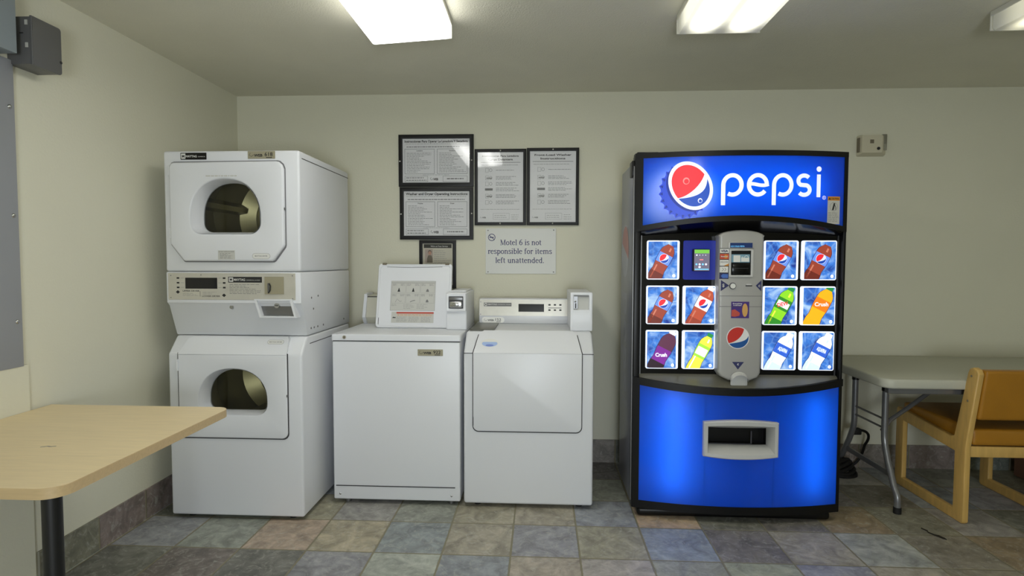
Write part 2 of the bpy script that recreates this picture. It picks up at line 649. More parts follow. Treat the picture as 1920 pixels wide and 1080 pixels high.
def rrect(x0, x1, z0, z1, r, n=6):
    rs = r if isinstance(r, (list, tuple)) else [r] * 4   # corners: bottom-left, bottom-right, top-right, top-left
    out = []
    for (cx, cz, a0, rr) in ((x0 + rs[0], z0 + rs[0], 180, rs[0]), (x1 - rs[1], z0 + rs[1], 270, rs[1]),
                             (x1 - rs[2], z1 - rs[2], 0, rs[2]), (x0 + rs[3], z1 - rs[3], 90, rs[3])):
        if rr <= 0:
            out.append((cx, cz))
            continue
        for k in range(n + 1):
            a = math.radians(a0 + 90 * k / n)
            out.append((cx + rr * math.cos(a), cz + rr * math.sin(a)))
    return out


def dshape(x0, x1, z0, z1, rb, frac=0.70, p=2.25, n=28):
    """Round-topped window outline: flat bottom with rounded corners, straight sides, arched top."""
    out = []
    for (cx, a0) in ((x0 + rb, 180), (x1 - rb, 270)):
        for k in range(8):
            a = math.radians(a0 + 90 * k / 7)
            out.append((cx + rb * math.cos(a), z0 + rb + rb * math.sin(a)))
    cx, a, b = (x0 + x1) / 2, (x1 - x0) / 2, (z1 - z0) * frac
    cz = z1 - b
    for k in range(n + 1):
        t = math.pi * k / n
        c, s_ = math.cos(t), math.sin(t)
        out.append((cx + a * math.copysign(abs(c) ** (2 / p), c), cz + b * abs(s_) ** (2 / p)))
    return out


def ellipse(cx, cz, rx, rz, n=36, a0=0, a1=360, rot=0):
    cr, sr = math.cos(math.radians(rot)), math.sin(math.radians(rot))
    out = []
    full = abs(a1 - a0) >= 360
    for k in range(n if full else n + 1):
        a = math.radians(a0 + (a1 - a0) * k / n)
        x, z = rx * math.cos(a), rz * math.sin(a)
        out.append((cx + x * cr - z * sr, cz + x * sr + z * cr))
    return out


def bez(p0, p1, p2, p3, n=14):
    out = []
    for k in range(n + 1):
        t = k / n
        u = 1 - t
        out.append(tuple(u ** 3 * a + 3 * u * u * t * b + 3 * u * t * t * c + t ** 3 * d for a, b, c, d in zip(p0, p1, p2, p3)))
    return out


def clip(poly, x0, x1, z0, z1):
    def cut(ps, ins, inter):
        out = []
        for i in range(len(ps)):
            a, b = ps[i - 1], ps[i]
            if ins(b):
                if not ins(a):
                    out.append(inter(a, b))
                out.append(b)
            elif ins(a):
                out.append(inter(a, b))
        return out

    def ix(v):
        return lambda a, b: (v, a[1] + (b[1] - a[1]) * (v - a[0]) / (b[0] - a[0]))

    def iz(v):
        return lambda a, b: (a[0] + (b[0] - a[0]) * (v - a[1]) / (b[1] - a[1]), v)
    for ins, it in ((lambda p: p[0] >= x0, ix(x0)), (lambda p: p[0] <= x1, ix(x1)), (lambda p: p[1] >= z0, iz(z0)), (lambda p: p[1] <= z1, iz(z1))):
        if not poly:
            return []
        poly = cut(poly, ins, it)
    return poly


# ---- lettering
_TXT = {}


def text2d(s, bold=0.0):
    key = (s, bold)
    if key not in _TXT:
        cu = bpy.data.curves.new('lettering', 'FONT')
        cu.body, cu.size, cu.offset, cu.resolution_u = s, 1.0, bold, 3
        cu.fill_mode = 'FRONT'
        o = bpy.data.objects.new('lettering', cu)
        COL.objects.link(o)
        me = bpy.data.meshes.new_from_object(o.evaluated_get(bpy.context.evaluated_depsgraph_get()))
        vs = [(v.co.x, v.co.y) for v in me.vertices]
        fs = [list(p.vertices) for p in me.polygons]
        bpy.data.objects.remove(o)
        bpy.data.curves.remove(cu)
        bpy.data.meshes.remove(me)
        x0, x1 = min(v[0] for v in vs), max(v[0] for v in vs)
        y0, y1 = min(v[1] for v in vs), max(v[1] for v in vs)
        _TXT[key] = ([((v[0] - x0), v[1]) for v in vs], fs, x1 - x0, y0, y1)
    return _TXT[key]


def split_tri(a, b, c, L, out):
    d = [((a[0] - b[0]) ** 2 + (a[1] - b[1]) ** 2, 0), ((b[0] - c[0]) ** 2 + (b[1] - c[1]) ** 2, 1), ((c[0] - a[0]) ** 2 + (c[1] - a[1]) ** 2, 2)]
    m, k = max(d)
    if m <= L * L:
        out.append((a, b, c))
        return
    mid = lambda p, q: ((p[0] + q[0]) / 2, (p[1] + q[1]) / 2)
    if k == 0:
        q = mid(a, b)
        split_tri(a, q, c, L, out)
        split_tri(q, b, c, L, out)
    elif k == 1:
        q = mid(b, c)
        split_tri(a, b, q, L, out)
        split_tri(a, q, c, L, out)
    else:
        q = mid(c, a)
        split_tri(a, b, q, L, out)
        split_tri(q, b, c, L, out)


class Print:
    """Flat artwork and lettering laid on a surface; mp(u, v, lift) gives the point in the room."""

    def __init__(s, mb, mp, step=0.0003, maxlen=None):
        s.mb, s.mp, s.step, s.maxlen = mb, mp, step, maxlen

    def poly(s, pts, mat, layer=1):
        if len(pts) < 3:
            return
        if s.maxlen:
            tris = tessellate_polygon([[Vector((p[0], p[1], 0)) for p in pts]])
            out = []
            for t in tris:
                split_tri(pts[t[0]], pts[t[1]], pts[t[2]], s.maxlen, out)
            vs, fs = [], []
            for t in out:
                fs.append([len(vs), len(vs) + 1, len(vs) + 2])
                vs += [s.mp(p[0], p[1], layer * s.step) for p in t]
            s.mb.add(vs, fs, mat)
        else:
            s.mb.add([s.mp(p[0], p[1], layer * s.step) for p in pts], [list(range(len(pts)))], mat)

    def rect(s, u0, v0, u1, v1, mat, layer=1):
        s.poly([(u0, v0), (u1, v0), (u1, v1), (u0, v1)], mat, layer)

    def frame(s, u0, v0, u1, v1, w, mat, layer=1):
        s.rect(u0, v0, u1, v0 + w, mat, layer)
        s.rect(u0, v1 - w, u1, v1, mat, layer)
        s.rect(u0, v0 + w, u0 + w, v1 - w, mat, layer)
        s.rect(u1 - w, v0 + w, u1, v1 - w, mat, layer)

    def ribbon(s, pts, w, mat, layer=1, closed=False):
        n = len(pts)
        L_, R_ = [], []
        ww = w if isinstance(w, (list, tuple)) else [w] * n
        for i in range(n):
            a = pts[(i - 1) % n] if (closed or i > 0) else pts[i]
            b = pts[(i + 1) % n] if (closed or i < n - 1) else pts[i]
            dx, dy = b[0] - a[0], b[1] - a[1]
            q = math.hypot(dx, dy) or 1
            nx, ny = -dy / q * ww[i] / 2, dx / q * ww[i] / 2
            L_.append((pts[i][0] + nx, pts[i][1] + ny))
            R_.append((pts[i][0] - nx, pts[i][1] - ny))
        for i in range(n if closed else n - 1):
            j = (i + 1) % n
            s.poly([R_[i], R_[j], L_[j], L_[i]], mat, layer)

    def text(s, t, u, v, h, mat, layer=1, width=None, align='c', bold=0.0, rot=0.0, maxw=None):
        """Capital height h (about), baseline at v; width fits the line to a width."""
        vs, fs, w, y0, y1 = text2d(t, bold)
        sy = h / 0.73
        sx = width / w if width else sy
        if maxw and sx * w > maxw:
            sx = maxw / w
        du = {'c': -sx * w / 2, 'l': 0, 'r': -sx * w}[align]
        c, sn = math.cos(math.radians(rot)), math.sin(math.radians(rot))
        P = []
        for p in vs:
            x, y = p[0] * sx + du, p[1] * sy
            P.append(s.mp(u + x * c - y * sn, v + x * sn + y * c, layer * s.step))
        s.mb.add(P, fs, mat)

    def lines(s, u0, u1, v_top, v_bot, n, th, mat, rnd, layer=1, lo=0.55):
        """Rows of print too small to read."""
        for k in range(n):
            v = v_top + (v_bot - v_top) * (k + 0.5) / n
            e = u0 + (u1 - u0) * rnd.uniform(lo, 1.0)
            u = u0
            while u < e - 1e-4:
                q = min(e, u + rnd.uniform(0.007, 0.024))
                s.rect(u, v - th / 2, q, v + th / 2, mat, layer)
                u = q + 0.0035


def flat_y(y):     # faces the camera side (-y)
    return lambda u, v, l: (u, y - l, v)


def globe(pr, cx, cz, R, layer, red='globe_red', white='globe_white', blue='globe_blue', rim=1.08, tilt=0.0, rx=1.0):
    t = math.radians(tilt)

    def T(p):
        x, z = p[0] * rx, p[1]
        return (cx + R * (x * math.cos(t) - z * math.sin(t)), cz + R * (x * math.sin(t) + z * math.cos(t)))
    pol = lambda a: (math.cos(math.radians(a)), math.sin(math.radians(a)))
    pr.poly([T((p[0] * rim, p[1] * rim)) for p in ellipse(0, 0, 1, 1, 40)], white, layer)
    a0, a1 = 56, 212
    arc = [pol(a0 + (a1 - a0) * k / 26) for k in range(27)]
    pr.poly([T(p) for p in arc + bez(pol(a1), (-0.2, -0.42), (0.42, 0.05), pol(a0))[1:-1]], red, layer + 1)
    a0, a1 = 216, 372
    arc = [pol(a0 + (a1 - a0) * k / 26) for k in range(27)]
    pr.poly([T(p) for p in arc + bez(pol(a1), (0.88, -0.30), (0.30, -0.42), pol(a0))[1:-1]], blue, layer + 1)


# ------------------------------------------------------------------ the room


def build_room():
    # floor: one face per tile
    P, X0, Y0 = 0.3155, 0.183, 2.86
    pal = {'g': (112, 112, 106), 'b': (104, 110, 122), 'B': (98, 110, 136), 'o': (118, 116, 94), 'O': (122, 120, 102), 't': (146, 122, 88),
           'p': (138, 122, 98), 'd': (88, 86, 80), 'D': (96, 90, 88), 'l': (126, 126, 118), 'n': (116, 96, 64), 'k': (104, 100, 80)}
    rows = {0: {-7: 'd', -6: 'g', -5: 'o', -4: 'g', -3: 'g', -2: 'o', -1: 'o', 0: 'b', 1: 't', 2: 'd', 3: 'd', 4: 'n', 5: 'k', 6: 'g', 7: 'd'},
            -1: {-7: 'b', -6: 'g', -5: 'p', -4: 'p', -3: 'b', -2: 'O', -1: 'b', 0: 'o', 1: 'B', 2: 'D', 3: 'o', 4: 'l', 5: 'k', 6: 'n'},
            -2: {-7: 'd', -6: 'd', -5: 'd', -4: 'b', -3: 'l', -2: 'b', -1: 'O', 0: 'l', 1: 'g', 2: 'O', 3: 'b', 4: 'O', 5: 'k'}}
    rnd = random.Random(4)
    vs, fs, cols, uvs = [], [], [], []
    k0, k1 = math.floor((WALL_X - X0) / P), math.ceil((RIGHT_X - X0) / P)
    j0, j1 = math.floor((REAR_Y - Y0) / P), math.ceil((WALL_Y - Y0) / P)
    for j in range(j0, j1):
        for k in range(k0, k1):
            x0, x1 = max(WALL_X, X0 + k * P), min(RIGHT_X, X0 + (k + 1) * P)
            y0, y1 = max(REAR_Y, Y0 + j * P), min(WALL_Y, Y0 + (j + 1) * P)
            if x1 - x0 < 1e-4 or y1 - y0 < 1e-4:
                continue
            b = len(vs)
            vs += [(x0, y0, 0), (x1, y0, 0), (x1, y1, 0), (x0, y1, 0)]
            fs.append([b, b + 1, b + 2, b + 3])
            c = rows.get(j, {}).get(k) or rnd.choice('gbboOlddDk')
            c = lin([v + rnd.uniform(-5, 5) for v in pal[c]])
            g_ = sum(c) / 3
            c = tuple(1.8 * (0.55 * q + 0.45 * g_) * k_ for q, k_ in zip(c, (1.0, 1.0, 0.95)))
            cols += [(*c, 1)] * 4
            U = lambda x: (x - X0) / P - k
            V = lambda y: (y - Y0) / P - j
            uvs += [(U(x0), V(y0)), (U(x1), V(y0)), (U(x1), V(y1)), (U(x0), V(y1))]

    def tiled(name, vs, fs, cols, uvs):
        me = bpy.data.meshes.new(name)
        me.from_pydata(vs, [], fs)
        a = me.color_attributes.new('tile', 'FLOAT_COLOR', 'CORNER')
        a.data.foreach_set('color', [x for c in cols for x in c])
        l = me.uv_layers.new(name='UVMap')
        l.data.foreach_set('uv', [x for c in uvs for x in c])
        me.materials.append(MAT['floor'])
        o = bpy.data.objects.new(name, me)
        COL.objects.link(o)
        return struct(o)
    tiled('floor', vs, fs, cols, uvs)
    t = 0.1
    struct(MB().box(WALL_X - t, RIGHT_X + t, WALL_Y, WALL_Y + t, 0, CEIL, 'wall').build('wall_back'))
    struct(MB().box(WALL_X - t, WALL_X, REAR_Y - t, WALL_Y, 0, CEIL, 'wall').build('wall_left'))
    struct(MB().box(RIGHT_X, RIGHT_X + t, REAR_Y - t, WALL_Y, 0, CEIL, 'wall').build('wall_right'))
    mb = MB().plate([(WALL_X, 0), (RIGHT_X, 0), (RIGHT_X, CEIL), (WALL_X, CEIL)], [[(-0.25, 0.55), (0.65, 0.55), (0.65, 1.45), (-0.25, 1.45)]], REAR_Y - t, REAR_Y, 'wall')
    struct(mb.build('wall_rear'))
    w = thing('added_window_1', '', '', (0.1, REAR_Y - 0.05, 0.8))  # unseen window added to carry the rear fill light
    del w['label'], w['category']
    struct(w)
    MB().plate([(-0.25, 0.55), (0.65, 0.55), (0.65, 1.45), (-0.25, 1.45)], [[(-0.21, 0.59), (0.18, 0.59), (0.18, 1.41), (-0.21, 1.41)], [(0.22, 0.59), (0.61, 0.59), (0.61, 1.41), (0.22, 1.41)]],
               REAR_Y - 0.07, REAR_Y - 0.02, 'fixture').build('added_window_frame', w)
    MB().box(-0.21, 0.61, REAR_Y - 0.05, REAR_Y - 0.046, 0.59, 1.41, 'acrylic').build('window_pane', w)
    struct(MB().box(WALL_X - t, RIGHT_X + t, REAR_Y - t, WALL_Y + t, CEIL, CEIL + t, 'ceiling').build('ceiling'))

    # tile skirting
    def skirting(name, pts, y_or_x, axis, h):
        vs, fs, cols, uvs = [], [], [], []
        rn = random.Random(9)
        th = 0.010
        for a, b in pts:
            c = (*lin([v + rn.uniform(-9, 5) for v in (128, 128, 116)]), 1)
            if axis == 'y':
                q = [(a, y_or_x - th, 0), (b, y_or_x - th, 0), (b, y_or_x - th, h), (a, y_or_x - th, h), (b, y_or_x, h), (a, y_or_x, h)]
            else:
                q = [(y_or_x + th, b, 0), (y_or_x + th, a, 0), (y_or_x + th, a, h), (y_or_x + th, b, h), (y_or_x, a, h), (y_or_x, b, h)]
            k = len(vs)
            vs += q
            fs += [[k, k + 1, k + 2, k + 3], [k + 3, k + 2, k + 4, k + 5]]
            cols += [c] * 8
            uvs += [(0.0, 0.5), (1, 0.5), (1, 0.97), (0.0, 0.97), (0.2, 0.5), (0.8, 0.5), (0.8, 0.5), (0.2, 0.5)]
        tiled(name, vs, fs, cols, uvs)
    xs = [WALL_X] + [X0 + k * P for k in range(-7, 14) if WALL_X + 0.02 < X0 + k * P < RIGHT_X] + [RIGHT_X]
    skirting('baseboard_back', list(zip(xs[:-1], xs[1:])), WALL_Y, 'y', 0.152)
    ys = [2.185, 2.50, 2.815, 3.13, 3.445, WALL_Y - 0.01]
    skirting('baseboard_left', list(zip(ys[:-1], ys[1:])), WALL_X, 'x', 0.152)
    # boxed-out part of the left wall under the electrical panels
    struct(MB().box(WALL_X, WALL_X + 0.012, REAR_Y, 2.165, 0, 0.925, 'wall').build('trim_1'))


build_room()

# ------------------------------------------------------------------ stacked dryer


def shell(mb, x0, x1, prof, hole, mat, bev=0.01, front=0):
    """Cabinet drawn by its side profile (y, z); edge `front` is the front face and carries a hole."""
    bm = bmesh.new()
    n = len(prof)
    A = [bm.verts.new((x0, p[0], p[1])) for p in prof]
    B = [bm.verts.new((x1, p[0], p[1])) for p in prof]
    bm.faces.new(A)
    bm.faces.new(B[::-1])
    for i in range(n):
        j = (i + 1) % n
        if i != front:
            bm.faces.new((A[i], B[i], B[j], A[j]))
    i, j = front, (front + 1) % n
    y = prof[i][0]
    hv = [bm.verts.new((p[0], y, p[1])) for p in hole]
    es = [bm.edges.get((A[i], A[j])), bm.edges.get((B[i], B[j])), bm.edges.get((A[i], B[i])), bm.edges.get((A[j], B[j]))]
    es += [bm.edges.new((hv[k], hv[(k + 1) % len(hv)])) for k in range(len(hv))]
    bmesh.ops.triangle_fill(bm, use_beauty=True, use_dissolve=False, edges=es)
    bmesh.ops.recalc_face_normals(bm, faces=bm.faces)
    ed = [e for e in bm.edges if len(e.link_faces) == 2 and e.calc_face_angle(0) > math.radians(20)]
    if bev:
        bmesh.ops.bevel(bm, geom=ed, offset=bev, segments=3, affect='EDGES', profile=0.5)
    mb.bm(bm, mat)


def ring_at(pts, y):
    return [(p[0], y, p[1]) for p in pts]


def build_dryer():
    X0, X1, YF = -1.908, -1.207, 2.83
    d = thing('stacked_dryer', 'tall white stacked double dryer with two round-topped windows in the left corner', 'dryer', ((X0 + X1) / 2, 3.19, 0))
    # lower cabinet
    win_lo = (-1.744, -1.388, 0.553, 0.789)
    win_up = (-1.757, -1.402, 1.474, 1.746)
    mb = MB()
    hole = dshape(win_lo[0] - 0.02, win_lo[1] + 0.02, win_lo[2] - 0.02, win_lo[3] + 0.02, 0.05)
    shell(mb, X0, X1, [(YF, 0.022), (YF, 0.862), (2.905, 0.948), (3.55, 0.948), (3.55, 0.022)], hole, 'enamel', 0.012)
    o = mb.build('lower_cabinet', d)
    for x in (X0 + 0.08, X1 - 0.08):
        for y in (YF + 0.06, 3.48):
            MB().cyl((x, y, 0), (x, y, 0.03), 0.02, 'rubber', 14).build('foot', d)
    # seam of the top cover on the lower cabinet side
    MB().box(X1 - 0.001, X1 + 0.0006, 2.93, 3.545, 0.905, 0.909, 'gap').build('side_seam', d)
    # upper cabinet
    mb = MB()
    hole = dshape(win_up[0] - 0.02, win_up[1] + 0.02, win_up[2] - 0.02, win_up[3] + 0.02, 0.05)
    shell(mb, X0, X1, [(YF, 1.284), (YF, 1.890), (3.56, 1.890), (3.56, 1.284)], hole, 'enamel', 0.012)
    o = mb.build('upper_cabinet', d)
    MB().box(X1 - 0.001, X1 + 0.0006, 2.86, 3.555, 1.852, 1.856, 'gap').build('side_seam', d)
    # console housing, slanting back under the panel
    mb = MB()
    prof = [(YF, 1.125), (YF, 1.282), (3.56, 1.282), (3.56, 0.950), (2.905, 0.950), (2.848, 1.108)]
    mb.plate(prof, [], X0, X1, 'enamel', 'x', 0.008)
    con = mb.build('console_housing', d)
    rn = random.Random(3)
    for (y, z) in ((2.96, 1.145), (3.05, 1.150), (2.985, 1.085), (2.95, 0.985), (2.99, 0.985), (3.04, 0.985), (3.12, 0.985), (3.45, 0.985)):
        MB().dome((X1, y, z), (1, 0, 0), 0.006, 0.003, 'steel', 10, 3).build('side_screw', con)
    # control panel
    YP = YF - 0.003
    mb = MB().box(X0 + 0.012, -1.235, YP, YF + 0.004, 1.140, 1.276, 'silver', 0.0015, 1)
    pr = Print(mb, flat_y(YP))
    pr.rect(-1.805, 1.196, -1.638, 1.252, 'display', 1)
    for x in (-1.843, -1.602):
        for z in (1.250, 1.226, 1.202):
            pr.rect(x - 0.007, z - 0.004, x + 0.007, z + 0.004, 'ink', 1)
            pr.rect(x + (0.013 if x < -1.7 else -0.031), z - 0.001, x + (0.031 if x < -1.7 else -0.013), z + 0.001, 'ink_light', 1)
    for x, z in ((-1.845, 1.179), (-1.604, 1.163)):
        pr.poly([(x - 0.011, z), (x, z - 0.009), (x + 0.011, z), (x, z + 0.009)], 'ink', 1)
    pr.text('UPPER DRYER', -1.776, 1.181, 0.0075, 'ink', 1, width=0.088, bold=0.015)
    pr.text('LOWER DRYER', -1.672, 1.155, 0.0075, 'ink', 1, width=0.094, bold=0.015)
    pr.rect(-1.7295, 1.156, -1.7280, 1.184, 'ink', 1)
    pr.lines(-1.82, -1.735, 1.174, 1.158, 3, 0.0016, 'ink_light', rn)
    pr.lines(-1.715, -1.63, 1.182, 1.166, 3, 0.0016, 'ink_light', rn)
    pr.rect(-1.581, 1.228, -1.406, 1.257, 'ink', 1)
    pr.rect(-1.577, 1.232, -1.555, 1.254, 'label_white', 2)
    pr.text('M', -1.566, 1.237, 0.013, 'ink', 3, bold=0.03)
    pr.text('MAYTAG', -1.551, 1.237, 0.012, 'label_white', 2, align='l', width=0.058, bold=0.02)
    pr.text('COMMERCIAL LAUNDRY', -1.488, 1.238, 0.005, 'label_white', 2, align='l', width=0.074)
    pr.lines(-1.575, -1.41, 1.222, 1.168, 7, 0.0022, 'ink_grey', rn, 1, 0.45)
    for x, z in ((X0 + 0.028, 1.263), (X0 + 0.026, 1.150), (-1.249, 1.263), (-1.249, 1.147), (-1.722, 1.266)):
        pr.poly(ellipse(x, z, 0.003, 0.003, 10), 'steel', 2)
    p = mb.build('control_panel', con)
    mb = MB().box(-1.392, -1.293, YP - 0.004, YP, 1.170, 1.258, 'label_gold', 0.001, 1)
    mb.box(-1.374, -1.366, YP - 0.010, YP - 0.004, 1.178, 1.226, 'steel', 0.001, 1)
    mb.tube([(-1.366, YP - 0.008, 1.225), (-1.358, YP - 0.010, 1.212), (-1.360, YP - 0.010, 1.190), (-1.370, YP - 0.008, 1.176)], 0.0028, 'ink', 8)
    mb.build('coin_slot', con)
    # coin return pocket
    mb = MB()
    fr = [(-1.445, 1.145), (-1.417, 1.052), (-1.228, 1.052), (-1.250, 1.145)]
    inn = [(-1.432, 1.138), (-1.408, 1.059), (-1.240, 1.059), (-1.261, 1.138)]
    mb.plate(fr, [inn], YF - 0.012, YF + 0.055, 'enamel', 'y')
    mb.plate(inn, [], YF + 0.018, YF + 0.022, 'steel', 'y')
    mb.cyl((-1.335, YF + 0.002, 1.112), (-1.335, YF + 0.02, 1.112), 0.013, 'chrome', 18)
    mb.box(-1.343, -1.327, YF, YF + 0.003, 1.1105, 1.1135, 'ink')
    mb.build('coin_pocket', con)
    mb = MB().cyl((-1.577, 2.845, 1.103), (-1.577, 2.862, 1.097), 0.010, 'chrome', 16)
    mb.build('lock', con)

    # upper door
    def door(outer, win, name, y0=2.808, slope=None):
        mb = MB()
        w_out = dshape(*win, 0.055)
        mb.plate(outer, [w_out], YF - 0.001, y0, 'enamel', 'y', 0.006 if name == 'lower_door' else 0.010, 3, bev_ends=y0)
        # window recess: the moulding runs inwards to the glass
        x0, x1, z0, z1 = win
        inner = dshape(x0 + 0.024, x1 - 0.016, z0 + 0.010, z1 - 0.012, 0.045)
        mid = dshape(x0 + 0.004, x1 - 0.004, z0 + 0.002, z1 - 0.003, 0.053)
        mb.loft([ring_at(w_out, y0 + 0.001), ring_at(mid, y0 + 0.008), ring_at(inner, 2.885), ring_at(inner, 2.892)], 'enamel')
        dr = mb.build(name, d)
        cx_, cz_ = sum(p[0] for p in outer) / len(outer), sum(p[1] for p in outer) / len(outer)
        gk = [(p[0] + math.copysign(0.0045, p[0] - cx_), p[1] + math.copysign(0.0055, p[1] - cz_)) for p in outer]
        MB().plate(gk, [dshape(win[0] - 0.01, win[1] + 0.01, win[2] - 0.01, win[3] + 0.01, 0.05)], YF - 0.001, YF - 0.004, 'gap' if name == 'lower_door' else 'seam_grey', 'y').build('door_gap_shade', dr)  # dark plate stands in for shade in the gap round the door
        gl = MB()
        gl.add(ring_at(inner, 2.884), [list(range(len(inner)))], 'glass')
        gl.build('window_pane', dr)
        return dr
    up_out = [(-1.868, 1.424), (-1.802, 1.340), (-1.795, 1.336), (-1.345, 1.336), (-1.335, 1.342), (-1.284, 1.410), (-1.281, 1.42)]
    up_out += [(-1.281, 1.795), (-1.289, 1.816), (-1.306, 1.831), (-1.32, 1.834), (-1.845, 1.830), (-1.858, 1.825), (-1.868, 1.808)]
    up_out = up_out[::-1]
    dr = door(up_out, win_up, 'upper_door')
    pr_mb = MB()
    pr = Print(pr_mb, flat_y(2.808))
    pr.rect(-1.620, 1.344, -1.533, 1.390, 'label_grey', 1)
    pr.text('DO NOT OVERLOAD DRYER', -1.5765, 1.381, 0.005, 'ink', 2, width=0.078)
    pr.lines(-1.61, -1.545, 1.377, 1.348, 5, 0.0018, 'ink_grey', rn, 2)
    pr_mb.build('notice_label', dr)
    pr_mb = MB()
    pr = Print(pr_mb, flat_y(2.808))
    pr.poly(rrect(-1.444, -1.352, 1.348, 1.376, 0.014), 'ink_light', 1)
    pr.poly(rrect(-1.4425, -1.3535, 1.3495, 1.3745, 0.0125), 'label_white', 2)
    pr.text('MAYTAG DRYER', -1.398, 1.3595, 0.006, 'ink_grey', 3, width=0.064, bold=0.02)
    pr_mb.build('door_badge', dr)
    MB().box(-1.2815, -1.2765, 2.815, 2.828, 1.592, 1.604, 'steel', 0.001, 1).build('door_catch', dr)
    for z in (1.765, 1.45):
        MB().box(-1.874, -1.866, 2.812, 2.829, z, z + 0.05, 'enamel_matte', 0.0015, 1).build('hinge', dr)
    pr_mb = MB()
    Print(pr_mb, flat_y(2.808)).lines(-1.675, -1.515, 1.766, 1.756, 1, 0.006, 'label_grey', rn, 1, 0.99)
    pr_mb.build('embossed_line', dr)

    # lower door: vertical front that folds back over the sloping top
    x0, x1 = -1.851, -1.283
    lo_out = rrect(x0, x1, 0.432, 0.862, [0.03, 0.03, 0, 0])
    dr = door(lo_out, win_lo, 'lower_door', 2.820)
    mb = MB()
    o1 = [(x0, 2.820, 0.862), (x0 + 0.03, 2.868, 0.936), (x0 + 0.055, 2.883, 0.948)]
    o2 = [(x1, 2.820, 0.862), (x1 - 0.010, 2.868, 0.936), (x1 - 0.020, 2.883, 0.948)]
    up = lambda p: (p[0], p[1] + 0.03, p[2])
    vs = o1 + o2 + [up(p) for p in o1] + [up(p) for p in o2]
    fs = [[0, 3, 4, 1], [1, 4, 5, 2], [0, 1, 7, 6], [1, 2, 8, 7], [3, 9, 10, 4], [4, 10, 11, 5], [2, 5, 11, 8], [0, 6, 9, 3]]
    mb.add(vs, fs, 'enamel')
    hood = mb.build('door_hood', dr)
    mb = MB()
    sl = Vector((0, 0.048, 0.074)).normalized()
    nn = Vector((0, -0.074, 0.048)).normalized()
    pr = Print(mb, lambda u, v, l: tuple(Vector((u, 2.820, 0.862)) + sl * v + nn * (l + 0.0004)))
    pr.poly(rrect(-1.398, -1.312, 0.060, 0.084, 0.011), 'ink_light', 1)
    pr.poly(rrect(-1.3965, -1.3135, 0.0615, 0.0825, 0.0095), 'label_white', 2)
    pr.text('MAYTAG DRYER', -1.355, 0.069, 0.006, 'ink_grey', 3, width=0.066, bold=0.02)
    mb.build('door_badge', dr)
    MB().box(x0 - 0.006, x0 + 0.002, 2.812, 2.829, 0.775, 0.835, 'enamel_matte', 0.0015, 1).build('hinge', dr)
    MB().box(x1 - 0.001, x1 + 0.003, 2.814, 2.828, 0.648, 0.66, 'steel').build('door_catch', dr)
    # drums
    for (zc, nm, a0) in ((1.592, 'upper_drum', -12), (0.650, 'lower_drum', -60)):
        mb = MB()
        cx, R = -1.560, 0.262
        ring = lambda r, y: [(cx + r * math.cos(2 * math.pi * k / 48), y, zc + r * math.sin(2 * math.pi * k / 48)) for k in range(48)]
        mb.loft([ring(0.245, 2.895), ring(R, 2.93), ring(R, 3.12), ring(R + 0.006, 3.13), ring(R, 3.14), ring(R, 3.40), ring(0.18, 3.44), ring(0.17, 3.43), ring(0.02, 3.43)], 'drum', True, False, True)
        for b in range(3):
            a = math.radians(a0 + 120 * b + 180)
            c, s_ = math.cos(a), math.sin(a)
            pts = []
            for (r, w) in ((R, 0.035), (R - 0.05, 0.014), (R - 0.05, -0.014), (R, -0.035)):
                pts.append((cx + r * c - w * s_, zc + r * s_ + w * c))
            mb.loft([[(p[0], 2.96, p[1]) for p in pts], [(p[0], 3.39, p[1]) for p in pts]], 'drum', True, True, True)
        mb.build(nm, d)
    # badges on the top rail
    mb = MB().box(-1.815, -1.681, YF - 0.003, YF, 1.846, 1.880, 'black_gloss', 0.001, 1)
    pr = Print(mb, flat_y(YF - 0.003))
    pr.rect(-1.811, 1.850, -1.789, 1.876, 'label_white', 1)
    pr.text('M', -1.800, 1.856, 0.014, 'ink', 2, bold=0.03)
    pr.text('MAYTAG', -1.786, 1.857, 0.011, 'label_white', 1, align='l', width=0.056, bold=0.02)
    pr.text('COMMERCIAL', -1.724, 1.858, 0.005, 'label_white', 1, align='l', width=0.038)
    mb.build('maker_badge', d)
    mb = MB().box(-1.468, -1.328, YF - 0.0025, YF, 1.848, 1.886, 'label_gold', 0.001, 1)
    web_badge(Print(mb, flat_y(YF - 0.0025)), -1.398, 1.867, 0.140, 0.038, '618')
    mb.build('number_badge', d)


def web_badge(pr, cx, cz, w, h, num, ink='ink'):
    pr.ribbon([(cx - 0.40 * w, cz + 0.22 * h), (cx - 0.45 * w, cz - 0.02 * h), (cx - 0.36 * w, cz - 0.20 * h), (cx - 0.28 * w, cz + 0.02 * h)], 0.05 * h, ink, 1)
    pr.text('WEB', cx - 0.27 * w, cz - 0.22 * h, 0.34 * h, ink, 1, align='l', width=0.31 * w, bold=0.04)
    if num:
        pr.text(num, cx + 0.12 * w, cz - 0.16 * h, 0.50 * h, ink, 1, align='l', width=0.29 * w, bold=0.015)
        pr.rect(cx + 0.17 * w, cz - 0.40 * h, cx + 0.39 * w, cz - 0.30 * h, ink, 1)


build_dryer()

# ------------------------------------------------------------------ top-loading washer, lid open


